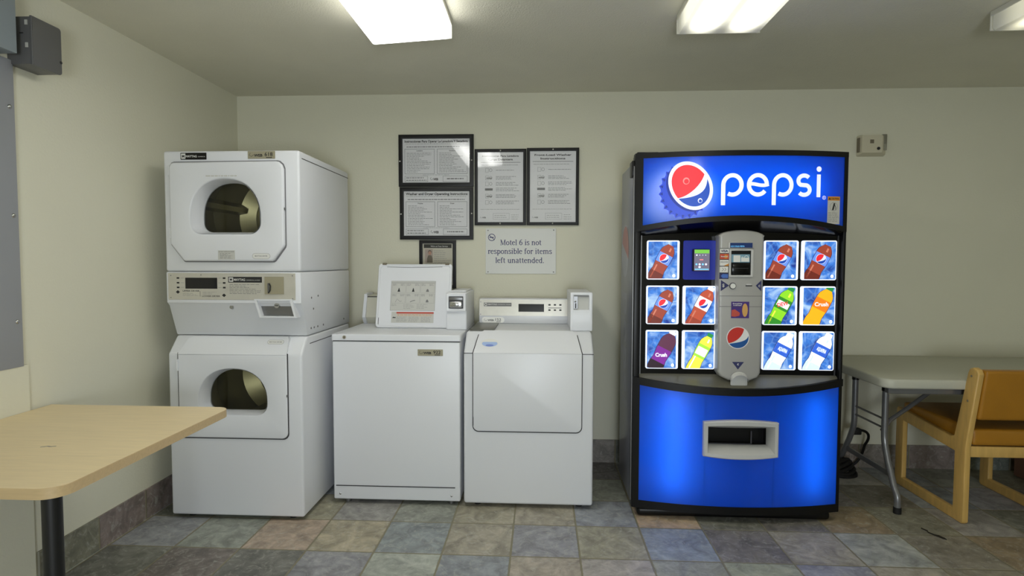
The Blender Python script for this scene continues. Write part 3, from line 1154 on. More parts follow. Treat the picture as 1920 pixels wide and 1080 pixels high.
def build_top_loader():
    X0, X1, YF, YB = -1.140, -0.430, 3.055, 3.72
    w = thing('washing_machine', 'white top-loading washing machine with its lid raised, next to the stacked dryer', 'washing machine', ((X0 + X1) / 2, 3.39, 0))
    MB().box(X0 + 0.004, X1 - 0.004, YF + 0.004, YB, 0.026, 0.902, 'enamel', 0.008, 3).build('cabinet', w)
    # top deck with the tub opening
    mb = MB()
    ox0, ox1, oy0, oy1 = -0.90, -0.66, 3.318, 3.338
    mb.plate(rrect(X0, X1, YF, YB, 0.012), [rrect(ox0, ox1, oy0, oy1, 0.008)], 0.907, 0.941, 'enamel', 'z', 0.007, 3, bev_ends=0.941)
    top = mb.build('top_deck', w)
    MB().box(X0 + 0.008, X1 - 0.008, YF + 0.008, YB, 0.9, 0.909, 'gap').build('deck_seam', w)
    mb = MB().cyl((-1.066, YF - 0.006, 0.925), (-1.066, YF + 0.004, 0.925), 0.0095, 'chrome', 18)
    mb.box(-1.068, -1.064, YF - 0.0065, YF - 0.005, 0.919, 0.931, 'ink')
    mb.build('deck_lock', top)
    mb = MB()
    c = ((ox0 + ox1) / 2, (oy0 + oy1) / 2)
    r1 = rrect(ox0, ox1, oy0, oy1, 0.008)
    mb.loft([[(p[0], p[1], 0.938) for p in r1], [(c[0] + (p[0] - c[0]) * .96, c[1] + (p[1] - c[1]) * .96, 0.70) for p in r1]], 'steel', True, False, True)
    mb.build('tub', w)
    # kick strip
    mb = MB().box(X0 + 0.018, -0.462, YF + 0.001, YF + 0.006, 0.101, 0.1055, 'gap')
    mb.build('kick_crease', w)
    for x in (-1.100, -0.482):
        MB().dome((x, YF + 0.005, 0.056), (0, -1, 0), 0.0065, 0.003, 'chrome', 12, 3).build('kick_screw', w)
    for x in (X0 + 0.07, X1 - 0.06):
        for y in (YF + 0.05, YB - 0.06):
            MB().cyl((x, y, 0.0), (x, y, 0.03), 0.018, 'steel', 14).build('foot', w)
    mb = MB().box(-0.665, -0.527, YF + 0.0015, YF + 0.006, 0.827, 0.862, 'label_gold', 0.001, 1)
    web_badge(Print(mb, flat_y(YF + 0.0015)), -0.596, 0.8445, 0.138, 0.035, '922')
    mb.build('number_badge', w)
    # console behind the lid, with sloping end bracket
    mb = MB().plate([(3.60, 0.941), (3.56, 0.985), (3.60, 1.115), (YB, 1.125), (YB, 0.941)], [], -1.105, -0.50, 'console_cream', 'x', 0.004)
    con = mb.build('console', w)
    mb = MB().plate([(3.585, 0.940), (3.572, 0.950), (3.545, 0.985), (3.595, 1.128), (3.63, 1.134), (YB, 1.134), (YB, 0.940)],
                    [[(3.60, 0.955), (3.566, 0.99), (3.608, 1.115), (YB - 0.02, 1.118), (YB - 0.02, 0.955)]], -1.122, -1.103, 'enamel', 'x')
    mb.dome((-1.113, 3.578, 0.957), (0, -1, 0.2), 0.005, 0.003, 'steel', 10, 3)
    mb.build('end_bracket', con)
    MB().box(-1.103, -0.99, 3.598, 3.604, 1.098, 1.114, 'ink').build('console_trim', con)
    # lid leaning back on its hinges
    H, lean = 0.388, math.radians(14.0)
    o = Vector((0, 3.350, 0.944))
    vv = Vector((0, math.sin(lean), math.cos(lean)))
    nn = Vector((0, -math.cos(lean), math.sin(lean)))
    LX0, LX1 = -0.983, -0.535

    def lp(u, v, l):
        return tuple(Vector((u, 0, 0)) + o + vv * v + nn * l)
    mb = MB()
    out = rrect(LX0, LX1, 0, H, [0.022, 0.022, 0.014, 0.014])
    inn = rrect(LX0 + 0.010, LX1 - 0.010, 0.010, H - 0.010, 0.016)
    mb.loft([[lp(*p, -0.022) for p in out], [lp(*p, -0.003) for p in out], [lp(p[0] * 1.0, p[1], 0.0) for p in rrect(LX0 + .002, LX1 - .002, .002, H - .002, [0.021, 0.021, 0.013, 0.013])],
             [lp(*p, 0.0) for p in inn], [lp(*p, -0.004) for p in rrect(LX0 + 0.014, LX1 - 0.014, 0.014, H - 0.014, 0.014)]], 'enamel', True, True, True)
    lid = mb.build('lid', w)
    for u in (LX0 + 0.035, LX1 - 0.03):
        MB().add([lp(u - 0.012, H - 0.006, 0.003), lp(u + 0.012, H - 0.006, 0.003), lp(u + 0.012, H + 0.006, 0.003), lp(u - 0.012, H + 0.006, 0.003),
                  lp(u - 0.012, H - 0.006, -0.016), lp(u + 0.012, H - 0.006, -0.016), lp(u + 0.012, H + 0.006, -0.016), lp(u - 0.012, H + 0.006, -0.016)],
                 [[0, 1, 2, 3], [7, 6, 5, 4], [0, 4, 5, 1], [1, 5, 6, 2], [2, 6, 7, 3], [3, 7, 4, 0]], 'sensor_dark').build('lid_bumper', lid)
    mb = MB()
    pr = Print(mb, lambda u, v, l: lp(u, v, l - 0.0036), 0.0004)
    pr.rect(LX0 + 0.0015 + 0.013, 0.016, LX0 + 0.0175, 0.06, 'gap', 1)
    mb.build('lid_crease', lid)
    mb = MB()
    Print(mb, lambda u, v, l: lp(u, v, l - 0.0036), 0.0004).ribbon([(LX0 + 0.05, H - 0.018), (LX0 + 0.20, H - 0.021), (LX1 - 0.06, H - 0.017)], 0.0022, 'gap', 1)
    mb.build('lid_crease', lid)
    # instruction label and red warning label
    rn = random.Random(5)
    mb = MB()
    pr = Print(mb, lambda u, v, l: lp(u, v, l - 0.0036), 0.0004)
    a, b, c0, d0 = -0.901, -0.631, 0.103, 0.284
    pr.rect(a, c0, b, d0, 'label_grey', 1)
    pr.frame(a, c0, b, d0, 0.0022, 'ink_light', 2)
    pr.rect(a, d0 - 0.012, b, d0 - 0.009, 'ink_light', 2)
    for row, (v0, v1) in enumerate(((0.212, 0.270), (0.148, 0.206))):
        for k in range(3):
            u0 = a + 0.006 + k * 0.087
            pr.frame(u0, v0, u0 + 0.083, v1, 0.0012, 'ink_light', 2)
            pr.lines(u0 + 0.004, u0 + 0.030, v1 - 0.003, v1 - 0.016, 3, 0.0025, 'ink_light', rn, 2, 0.8)
            pr.lines(u0 + 0.052, u0 + 0.079, v1 - 0.003, v1 - 0.016, 3, 0.0025, 'ink_light', rn, 2, 0.8)
            cx, cz = u0 + 0.042, v0 + 0.006
            if row == 0 and k < 2:
                pr.poly([(cx - 0.008, cz), (cx + 0.008, cz), (cx + 0.004, cz + 0.016), (cx, cz + 0.026), (cx - 0.003, cz + 0.014)], 'ink', 2)
            elif row == 1 and k == 0:
                pr.ribbon([(cx - 0.018, cz), (cx - 0.008, cz + 0.02), (cx + 0.010, cz + 0.004), (cx + 0.02, cz + 0.008)], 0.002, 'ink_grey', 2)
            elif row == 1 and k == 1:
                pr.ribbon([(cx - 0.016, cz + 0.002), (cx, cz + 0.009), (cx + 0.014, cz + 0.012)], 0.004, 'ink_grey', 2)
            else:
                pr.poly([(cx - 0.009, cz), (cx + 0.009, cz), (cx + 0.006, cz + 0.012), (cx, cz + 0.018), (cx - 0.006, cz + 0.012)], 'ink_grey', 2)
    pr.lines(a + 0.006, a + 0.045, 0.144, 0.130, 2, 0.0026, 'ink_light', rn, 2)
    pr.lines(a + 0.08, a + 0.15, 0.144, 0.112, 4, 0.0026, 'ink_light', rn, 2)
    pr.lines(a + 0.16, a + 0.225, 0.144, 0.112, 4, 0.0026, 'ink_light', rn, 2)
    mb.build('instruction_label', lid)
    mb = MB()
    pr = Print(mb, lambda u, v, l: lp(u, v, l - 0.0036), 0.0004)
    a, b, c0, d0 = -0.890, -0.636, 0.030, 0.096
    pr.rect(a, c0, b, d0, 'label_grey', 1)
    pr.rect(a + 0.030, d0 - 0.011, b, d0 - 0.001, 'red_ink', 2)
    pr.poly([(a + 0.006, 0.058), (a + 0.028, 0.058), (a + 0.023, 0.066), (a + 0.018, 0.062), (a + 0.012, 0.067)], 'ink', 2)
    pr.lines(a + 0.035, b - 0.005, 0.083, 0.070, 2, 0.0026, 'gold_ink', rn, 2, 0.9)
    for k in range(3):
        pr.lines(a + 0.03 + 0.074 * k, a + 0.098 + 0.074 * k, 0.068, 0.034, 5, 0.0026, 'ink_light', rn, 2, 0.7)
    mb.build('warning_label', lid)
    # coin meter box
    mb = MB().box(-0.548, -0.428, 3.29, 3.66, 0.941, 1.158, 'plastic_white', 0.007, 3)
    cb = mb.build('coin_box', w)
    fx0, fx1, fz0, fz1 = -0.545, -0.431, 1.050, 1.153
    mb = MB().plate(rrect(fx0, fx1, fz0, fz1, 0.006), [rrect(-0.530, -0.446, 1.066, 1.136, 0.004)], 3.272, 3.292, 'plastic_white', 'y', 0.003)
    mb.build('coin_slide_frame', cb)
    mb = MB().box(-0.531, -0.445, 3.284, 3.292, 1.065, 1.137, 'tower_dark')
    mb.box(-0.524, -0.452, 3.262, 3.285, 1.072, 1.108, 'chrome', 0.006, 3)
    mb.box(-0.505, -0.471, 3.250, 3.264, 1.080, 1.100, 'chrome', 0.004, 2)
    mb.box(-0.528, -0.448, 3.274, 3.286, 1.112, 1.132, 'steel', 0.003, 2)
    mb.build('coin_slide', cb)
    MB().box(-0.535, -0.440, 3.36, 3.64, 1.158, 1.166, 'plastic_white', 0.003, 2).build('box_lid', cb)


build_top_loader()

# ------------------------------------------------------------------ second washer


def build_second_washer():
    X0, X1, YF, YB = -0.414, 0.283, 3.050, 3.73
    w = thing('washing_machine', 'white washing machine with closed sloping door, between the open-lidded washer and blue vending machine', 'washing machine', ((X0 + X1) / 2, 3.39, 0))
    prof = [(YF, 0.022), (YF, 0.850), (3.165, 0.948), (YB, 0.948), (YB, 0.022)]
    MB().plate(prof, [], X0, X1, 'enamel', 'x', 0.014, 3).build('cabinet', w)
    for x in (X0 + 0.07, X1 - 0.07):
        for y in (YF + 0.06, YB - 0.06):
            MB().cyl((x, y, 0), (x, y, 0.028), 0.018, 'rubber', 14).build('foot', w)
    for (a, b) in ((X0 + 0.001, -0.363), (0.222, X1 - 0.001)):
        MB().box(a, b, YF - 0.0006, YF + 0.003, 0.843, 0.8465, 'gap').build('side_seam', w)
    # door that folds back over the slope
    x0, x1, yd = -0.362, 0.220, YF - 0.008
    mb = MB().plate(rrect(x0, x1, 0.424, 0.848, [0.03, 0.03, 0, 0]), [], YF + 0.002, yd, 'enamel', 'y', 0.004, 2, bev_ends=yd)
    pts = [(yd, 0.848, 0.0), (3.128, 0.937, 0.022), (3.158, 0.957, 0.048)]
    vs, n = [], len(pts)
    for (y, z, i) in pts:
        vs += [(x0 + i, y, z), (x1 - i, y, z), (x1 - i, y + 0.03, z - 0.005), (x0 + i, y + 0.03, z - 0.005)]
    fs = []
    for k in range(n - 1):
        for q in range(4):
            fs.append([4 * k + q, 4 * k + (q + 1) % 4, 4 * k + 4 + (q + 1) % 4, 4 * k + 4 + q])
    fs += [[0, 3, 2, 1], [4 * n - 4, 4 * n - 3, 4 * n - 2, 4 * n - 1]]
    mb.add(vs, fs, 'enamel')
    dr = mb.build('door', w)
    MB().plate(rrect(x0 - 0.004, x1 + 0.004, 0.4185, 0.850, [0.033, 0.033, 0, 0]), [], YF + 0.001, YF - 0.003, 'gap', 'y').build('door_gap_shade', dr)  # shade of the gap round the door, put in as a dark plate
    mb = MB()
    a, b = Vector((0, yd, 0.848)), Vector((0, 3.128, 0.937))
    sl = (b - a).normalized()
    nn = Vector((0, -sl.z, sl.y))
    Lq = (b - a).length
    pr = Print(mb, lambda u, v, l: tuple(a + Vector((u, 0, 0)) + sl * v + nn * (l + 0.0004)))
    pr.poly(ellipse(-0.276, 0.066, 0.046, 0.028, 30), 'label_white', 1)
    pr.poly(ellipse(-0.276, 0.062, 0.042, 0.021, 30, 150, 390), 'blue_decal', 2)
    pr.poly(ellipse(-0.276, 0.050, 0.022, 0.007, 20), 'blue_deep', 3)
    mb.build('blue_decal', dr)
    for (xa, sg) in ((x0, 1), (x1, -1)):
        sm = MB()
        Print(sm, lambda u, v, l: tuple(a + Vector((u, 0, 0)) + sl * v + nn * (l + 0.0001))).poly(
            [(xa - sg * 0.0035, 0), (xa + sg * 0.001, 0), (xa + sg * 0.0235, Lq), (xa + sg * 0.019, Lq)], 'gap', 1)
        sm.build('door_seam', dr)
    MB().box(x0 - 0.003, x0 + 0.002, YF - 0.011, YF + 0.001, 0.455, 0.50, 'gap').build('hinge', dr)
    # smoked detergent lid on the left of the deck
    mb = MB().box(-0.400, -0.262, 3.20, 3.56, 0.9485, 0.956, 'dispenser', 0.003, 2)
    mb.build('dispenser_lid', w)
    # console
    cy = 3.585
    prof = [(cy, 0.948), (cy, 0.994), (cy + 0.012, 1.103), (YB - 0.01, 1.103), (YB - 0.01, 0.948)]
    con = MB().plate(prof, [], -0.388, 0.262, 'enamel', 'x', 0.005).build('console', w)
    sl = Vector((0, 0.012, 0.109)).normalized()
    nn = Vector((0, -sl.z, sl.y))
    mpf = lambda u, v, l: tuple(Vector((u, cy, 0.994)) + sl * v + nn * (l + 0.002))
    mb = MB()
    q = [mpf(-0.386, 0.003, 0), mpf(0.190, 0.003, 0), mpf(0.190, 0.105, 0), mpf(-0.386, 0.105, 0)]
    q2 = [tuple(Vector(p) - nn * 0.004) for p in q]
    mb.add(q + q2, [[0, 1, 2, 3], [0, 4, 5, 1], [1, 5, 6, 2], [2, 6, 7, 3], [3, 7, 4, 0]], 'silver')
    pr = Print(mb, mpf)
    rn = random.Random(8)
    pr.rect(-0.358, 0.062, -0.184, 0.085, 'ink_grey', 1)
    pr.poly(ellipse(-0.346, 0.0735, 0.0095, 0.0095, 16), 'label_white', 2)
    pr.text('M', -0.346, 0.069, 0.009, 'ink', 3, bold=0.03)
    pr.text('MAYTAG', -0.331, 0.070, 0.009, 'label_white', 2, align='l', width=0.055, bold=0.02)
    pr.text('COMMERCIAL WASHER', -0.272, 0.071, 0.006, 'label_white', 2, align='l', width=0.084)
    pr.rect(-0.140, 0.029, 0.020, 0.078, 'display', 1)
    for i in range(3):
        for z in (0.036, 0.069):
            pr.rect(0.047 + 0.034 * i, z, 0.061 + 0.034 * i, z + 0.009, 'ink', 1)
    pr.rect(0.047, 0.052, 0.129, 0.056, 'ink_grey', 1)
    for z in (0.012, 0.09):
        pr.poly(ellipse(-0.378, z, 0.003, 0.003, 10), 'steel', 1)
    mb.build('control_panel', con)
    mb = MB()
    mp2 = lambda u, v, l: (u, cy - 0.001 - l, v)
    pr = Print(mb, mp2)
    pr.poly(rrect(-0.371, -0.228, 0.953, 0.989, 0.018), 'label_bright', 1)
    web_badge(Print(mb, mp2, 0.0005), -0.300, 0.971, 0.125, 0.032, '152', 'ink_grey')
    mb.build('number_badge', con)
    # coin box
    mb = MB()
    hx0, hx1, hz0, hz1 = 0.184, 0.270, 1.068, 1.150
    mb.box(0.166, 0.289, 3.245, 3.68, 0.949, 1.163, 'plastic_white', 0.006, 3)
    mb.plate(rrect(0.166, 0.289, 0.949, 1.166, 0.006), [rrect(hx0, hx1, hz0, hz1, 0.004)], 3.225, 3.247, 'plastic_white', 'y', 0.002)
    cb = mb.build('coin_box', w)
    mb = MB().box(hx0, hx1, 3.243, 3.2465, hz0, hz1, 'label_grey')
    mb.box(hx0, hx0 + 0.024, 3.236, 3.244, hz0 + 0.004, hz1 - 0.006, 'steel', 0.001, 1)
    mb.box(hx0 + 0.009, hx0 + 0.015, 3.2345, 3.237, hz0 + 0.008, hz0 + 0.036, 'ink')
    mb.dome((hx0 + 0.010, 3.237, hz0 + 0.046), (0, -1, 0), 0.006, 0.004, 'chrome', 12, 3)
    mb.box(hx0, hx1, 3.238, 3.243, hz1 - 0.010, hz1 - 0.002, 'ink_light')
    mb.build('coin_slot', cb)


build_second_washer()

# ------------------------------------------------------------------ vending machine
VX0, VX1, VYF = 0.480, 1.545, 3.0
VC, VH = (VX0 + VX1) / 2, (VX1 - VX0) / 2


def vy(x, bulge=0.075):
    return VYF - bulge * (1 - ((x - VC) / VH) ** 2)


def curved(mb, x0, x1, zlo, zhi, back, mat, lift=0.0, n=32, rows=1, bulge=0.075):
    """Bowed slab: front follows the door's curve, back face at depth `back` (or follows the curve if negative thickness)."""
    F, Bk = [], []
    for i in range(n + 1):
        x = x0 + (x1 - x0) * i / n
        lo, hi = (zlo(x) if callable(zlo) else zlo), (zhi(x) if callable(zhi) else zhi)
        yf = vy(x, bulge) - lift
        yb = back if back > 0 else yf - back
        F.append([(x, yf, lo + (hi - lo) * k / rows) for k in range(rows + 1)])
        Bk.append([(x, yb, lo + (hi - lo) * k / rows) for k in range(rows + 1)])
    vs, fs, R = [], [], rows + 1
    for i in range(n + 1):
        vs += F[i] + Bk[i]
    S = 2 * R
    for i in range(n):
        a, b = i * S, (i + 1) * S
        for k in range(rows):
            fs.append([a + k, b + k, b + k + 1, a + k + 1])
            fs.append([a + R + k + 1, b + R + k + 1, b + R + k, a + R + k])
        fs.append([a, a + R, b + R, b])
        fs.append([a + rows, b + rows, b + R + rows, a + R + rows])
    for a in (0, n * S):
        for k in range(rows):
            q = [a + k, a + k + 1, a + R + k + 1, a + R + k]
            fs.append(q if a == 0 else q[::-1])
    mb.add(vs, fs, mat)


def stroke_word(pr, x0, x1, z_base, xh, mat, layer):
    """Rounded geometric lower-case lettering p e p s i; x height xh, stroke about a fifth of it."""
    st = xh * 0.175
    R = (xh - st) / 2
    k = (x1 - x0) / (4.74 * xh)
    ov = 1.0

    def X(u):
        return x0 + u * xh * k

    def ring(cu, a0, a1, n=40):
        return [(X(cu) + R * k * math.cos(math.radians(a0 + (a1 - a0) * i / n)) * ov, z_base + xh / 2 + R * math.sin(math.radians(a0 + (a1 - a0) * i / n))) for i in range(n + 1)]

    def letter_p(cu):
        pr.ribbon(ring(cu, -118, 180), st, mat, layer)
        xl = X(cu) - R * k
        pr.ribbon([(xl, z_base + xh / 2 + 0.002), (xl, z_base - xh * 0.36)], st, mat, layer)
    letter_p(0.52)
    # e with the waving bar
    cu = 1.68
    pr.ribbon(ring(cu, 4, 322), st, mat, layer)
    xl, xr, zc = X(cu) - R * k, X(cu) + R * k, z_base + xh / 2
    pr.ribbon(bez((xl, zc + 0.02 * xh), (X(cu) - 0.15 * xh, zc + 0.12 * xh), (X(cu) + 0.1 * xh, zc - 0.12 * xh), (xr + st * 0.45, zc + 0.03 * xh)), st * 0.85, mat, layer)
    letter_p(2.84)
    # s
    cs, r = 3.86, xh * 0.225
    up = [(X(cs) + r * 1.25 * k * math.cos(math.radians(a)), z_base + xh - st / 2 - r + r * math.sin(math.radians(a))) for a in range(38, 240, 12)]
    dn = [(X(cs) + r * 1.25 * k * math.cos(math.radians(a)), z_base + st / 2 + r * 0.96 + r * 0.96 * math.sin(math.radians(a))) for a in range(62, -148, -12)]
    pr.ribbon(up + dn, st, mat, layer)
    # i
    xi = X(4.58)
    pr.ribbon([(xi, z_base), (xi, z_base + xh * 0.97)], st, mat, layer)
    pr.poly(ellipse(xi, z_base + xh * 1.20, st * 0.66, st * 0.66, 24), mat, layer)


def bottle_art(pr, x0, x1, z0, z1, spec):
    """Tilted bottle printed on a card, cut off by the card's edge."""
    w, h = x1 - x0, z1 - z0
    ang = math.radians(spec.get('ang', 27))
    bx, bz = x0 + w * (spec.get('bx', 0.22) - 0.02), z0 + h * (spec.get('bz', -0.04) - 0.06)
    Lb, hw = h * 1.13 * spec.get('len', 1.02), 1.10 * w * spec.get('hw', 0.22)
    ax, px = (math.sin(ang), math.cos(ang)), (math.cos(ang), -math.sin(ang))

    def T(a, b):       # a along the bottle 0..1, b across -1..1
        return (bx + ax[0] * a * Lb + px[0] * b * hw, bz + ax[1] * a * Lb + px[1] * b * hw)
    prof = [(0, 0.92), (0.05, 1), (0.2, 1.0), (0.30, 0.88), (0.40, 0.93), (0.50, 1.0), (0.72, 1.0), (0.80, 0.93), (0.87, 0.68), (0.915, 0.42), (0.93, 0.40)]

    def wid(a):
        for (a0, w0), (a1, w1) in zip(prof[:-1], prof[1:]):
            if a0 <= a <= a1:
                return w0 + (w1 - w0) * (a - a0) / (a1 - a0)
        return prof[-1][1]

    def band(a0, a1, mat, layer, f=1.0):
        k = max(2, int((a1 - a0) / 0.03))
        A = [a0 + (a1 - a0) * i / k for i in range(k + 1)]
        pts = [T(a, -wid(a) * f) for a in A] + [T(a, wid(a) * f) for a in A[::-1]]
        pr.poly(clip(pts, x0, x1, z0, z1), mat, layer)
    band(0, 0.93, 'bottle_line', 1.5, 1.07)
    band(0, 0.93, spec['liquid'], 2)
    if 'lower' in spec:
        band(0, 0.24, spec['lower'], 3)
    if 'shine' in spec:
        k = [0.06 + 0.03 * i for i in range(12)]
        pr.poly(clip([T(a, -0.62) for a in k] + [T(a, -0.42) for a in k[::-1]], x0, x1, z0, z1), spec['shine'], 3)
        pr.poly(clip([T(a, 0.1) for a in (0.78, 0.84, 0.88)] + [T(a, 0.35) for a in (0.86, 0.82, 0.78)], x0, x1, z0, z1), spec['shine'], 3)
    la, lb = spec.get('lab', (0.45, 0.70))
    band(la, lb, spec['label'], 4)
    if 'cap' in spec:
        pts = [T(0.925, -0.46), T(1.01, -0.44), T(1.01, 0.44), T(0.925, 0.46)]
        pr.poly(clip(pts, x0, x1, z0, z1), spec['cap'], 4)
    c = T((la + lb) / 2, 0)
    if spec.get('globe'):
        globe(pr, c[0], c[1], w * 0.155, 5, 'logo_red', 'logo_white', 'logo_blue')
    if 'word' in spec:
        word, mat, sz, rot = spec['word']
        pr.text(word, c[0], c[1] - w * 0.05, w * 0.13, mat, 6, width=w * sz, bold=0.03, rot=rot)
    if 'word2' in spec:
        pr.poly(clip([T(la + 0.06, -0.85), T(lb - 0.07, -0.85), T(lb - 0.07, 0.85), T(la + 0.06, 0.85)], x0, x1, z0, z1), spec['word2'], 5)


def build_vending():
    v = thing('vending_machine', 'tall blue and black drink vending machine with lit selection buttons beside the grey folding table', 'vending machine', (VC, 3.27, 0))
    # cabinet
    mb = MB()
    mb.box(VX0 + 0.004, VX1 - 0.004, 3.07, 3.50, 0.05, 1.862, 'cabinet_side', 0.006, 2)
    cab = mb.build('cabinet', v)
    # printed marks on the side: globe and vertical lettering, grey on grey
    mb = MB()
    pr = Print(mb, lambda u, w_, l: (VX0 + 0.004 - l, u, w_), 0.0006)
    pr.poly(ellipse(3.33, 1.40, 0.135, 0.15, 30), 'side_mark', 1)
    pr.poly(ellipse(3.33, 1.40, 0.125, 0.14, 20, 20, 200), 'side_red', 2)
    z = 1.16
    for ch in 'pepsi':
        vs, fs, wd, y0, y1 = text2d(ch, 0.03)
        # letters turned a quarter so the word reads downwards
        s_ = 0.27
        mb.add([(VX0 + 0.004 - 0.0006, 3.41 - p[1] * s_ - 0.03, z - p[0] * s_) for p in vs], fs, 'side_mark')
        z -= wd * s_ + 0.03
    mb.build('side_lettering', cab)
    for x in (VX0 + 0.09, VX1 - 0.09):
        for y in (3.09, 3.44):
            MB().cyl((x, y, 0), (x, y, 0.055), 0.022, 'black', 14).build('foot', v)
    MB().box(VX0 + 0.03, VX1 - 0.045, 2.985, 3.05, 0.004, 0.05, 'black', 0.018, 4).build('kick_plate', v)
    # door slab
    mb = MB()
    mb.box(VX0, VX0 + 0.034, VYF - 0.002, 3.065, 0.045, 1.885, 'black', 0.006, 3)
    mb.box(VX1 - 0.016, VX1, VYF - 0.002, 3.065, 0.055, 1.888, 'black', 0.005, 3)
    mb.box(VX0 + 0.02, VX1 - 0.01, 3.064, 3.068, 0.06, 1.87, 'black')
    door = mb.build('door', v)
    MB().box(VX0 - 0.004, VX0 + 0.001, 3.010, 3.022, 0.08, 1.83, 'steel').build('door_seal', door)
    MB().box(VX0 - 0.012, VX0 + 0.004, 3.015, 3.10, 1.78, 1.86, 'black', 0.004, 2).build('hinge', v)
    MB().box(VX0 + 0.01, VX0 + 0.12, 3.0, 3.06, 1.885, 1.900, 'black', 0.004, 2).build('hinge_cover', v)
    # header: frame, sheet, art
    hb = lambda x: 1.522 + 0.048 * (1 - ((x - VC) / (VH - 0.03)) ** 2)
    hx0, hx1, hz1 = VX0 + 0.040, VX1 - 0.022, 1.866
    mb = MB()
    curved(mb, VX0 + 0.001, VX1 - 0.001, hz1, 1.892, 3.05, 'black', 0.004)
    curved(mb, VX0 + 0.002, VX1 - 0.002, lambda x: hb(x) - 0.026, hb, 3.05, 'black', 0.004)
    for (a, b) in ((VX0 + 0.001, hx0), (hx1, VX1 - 0.001)):
        curved(mb, a, b, lambda x: hb(x) - 0.02, hz1 + 0.005, 3.05, 'black', 0.003, 3)
    hdr = mb.build('header_frame', v)
    # glossy shroud under the header
    mb = MB()
    vs, fs, n = [], [], 32
    for i in range(n + 1):
        x = hx0 - 0.005 + (hx1 - hx0 + 0.01) * i / n
        vs += [(x, vy(x) + 0.002, hb(x) - 0.024), (x, (vy(x) + 3.03) / 2, hb(x) - 0.045), (x, 3.031, 1.470 + 0.022 * (1 - ((x - VC) / VH) ** 2))]
    for i in range(n):
        for k in range(2):
            fs.append([3 * i + k, 3 * i + 3 + k, 3 * i + 4 + k, 3 * i + 1 + k])
    mb.add(vs, fs, 'black_gloss')
    mb.build('header_shroud', hdr)
    mb = MB()
    curved(mb, hx0, hx1, hb, hz1, -0.003, 'header_sheet', 0.0, 40, 6)
    sheet = mb.build('header_sheet', hdr)
    sheet['label'] = 'backlit blue header sheet'
    MB().cyl((hx0 + 0.13, 3.024, 1.715), (hx1 - 0.13, 3.024, 1.715), 0.012, 'lamp_tube', 12).build('header_tube', hdr)
    MB().box(hx0, hx1, 3.036, 3.040, 1.50, 1.868, 'box_white').build('header_reflector', hdr)
    mb = MB()
    pr = Print(mb, lambda u, w_, l: (u, vy(u) - 0.0006 - l, w_), 0.0005, 0.03)
    cx, cz, rot = 0.748, 1.720, -32
    # bottle cap behind the globe: crimped skirt showing at lower left
    sk = []
    for i in range(66):
        a = 2 * math.pi * i / 66
        r = (1.0, 1.10, 1.02)[i % 3]
        x, z = 0.112 * r * math.cos(a), 0.130 * r * math.sin(a)
        sk.append((cx - 0.030 + x, cz - 0.025 + z))
    pr.poly(sk, 'cap_blue', 1)
    for i in range(22):
        a = 2 * math.pi * (i * 3 + 1) / 66
        q = [(cx - 0.030 + 0.112 * r * math.cos(a + d), cz - 0.025 + 0.130 * r * math.sin(a + d)) for (r, d) in ((0.93, -0.06), (1.07, 0.0), (0.93, 0.07))]
        pr.poly(q, 'cap_dark', 2)
    pr.poly(ellipse(cx - 0.010, cz - 0.008, 0.100, 0.128, 44, rot=30), 'cap_dark', 2)

    def G(p):
        t = math.radians(30)
        x, z = p[0] * 0.094, p[1] * 0.122
        return (cx + x * math.cos(t) - z * math.sin(t), cz + x * math.sin(t) + z * math.cos(t))
    pr.poly([G((p[0] * 1.06, p[1] * 1.05)) for p in ellipse(0, 0, 1, 1, 48)], 'logo_white', 3)
    inv = lambda p: p

    def cap_region(a0, a1, c1, c2, mat):
        # angles and controls in picture axes; unit circle mapped on the tilted oval
        t = math.radians(30)

        def from_pic(q):
            x, z = q[0] * math.cos(-t) - q[1] * math.sin(-t), q[0] * math.sin(-t) + q[1] * math.cos(-t)
            return (x, z)
        pol = lambda a: (0.9 * math.cos(math.radians(a)), 0.9 * math.sin(math.radians(a)))
        arc = [pol(a0 + (a1 - a0) * k / 30) for k in range(31)]
        pr.poly([G(from_pic(p)) for p in arc + bez(pol(a1), c1, c2, pol(a0))[1:-1]], mat, 4)
    cap_region(38, 222, (-0.25, -0.52), (0.46, -0.02), 'logo_red')
    cap_region(224, 384, (0.74, -0.16), (0.42, -0.46), 'logo_blue')
    for (x, z, r) in ((-0.022, 0.024, 0.016), (0.052, -0.006, 0.012), (0.046, -0.075, 0.011)):
        pr.poly(ellipse(cx + x, cz + z, r, r * 1.1, 18), 'drop' if x < 0 else 'lit_white', 5)
        pr.poly(ellipse(cx + x + 0.001, cz + z - 0.002, r * 0.72, r * 0.75, 18), 'logo_red' if x < 0 else ('logo_white' if z > -0.05 else 'logo_blue'), 6)
    mb.build('bottle_cap_emblem', sheet)
    mb = MB()
    pr = Print(mb, lambda u, w_, l: (u, vy(u) - 0.0006 - l, w_), 0.0005, 0.03)
    stroke_word(pr, 0.893, 1.400, 1.663, 0.116, 'lit_white', 1)
    mb.build('header_lettering', sheet)
    mb = MB()
    pr = Print(mb, lambda u, w_, l: (u, vy(u) - 0.0006 - l, w_), 0.0005, 0.03)
    rx, rz = 1.414, 1.661
    pr.ribbon(ellipse(rx, rz, 0.0085, 0.0085, 18), 0.0022, 'lit_white', 1, True)
    pr.text('R', rx, rz - 0.0042, 0.0085, 'lit_white', 1, bold=0.02)
    mb.build('registered_mark', sheet)
    mb = MB()
    pr = Print(mb, lambda u, w_, l: (u, vy(u) - 0.0006 - l, w_), 0.0005, 0.03)
    rn = random.Random(11)
    a, b, c0, d0 = 1.434, 1.502, 1.530, 1.668
    pr.rect(a, c0, b, d0, 'label_grey', 1)
    pr.rect(a, d0 - 0.020, b, d0, 'orange_ink', 2)
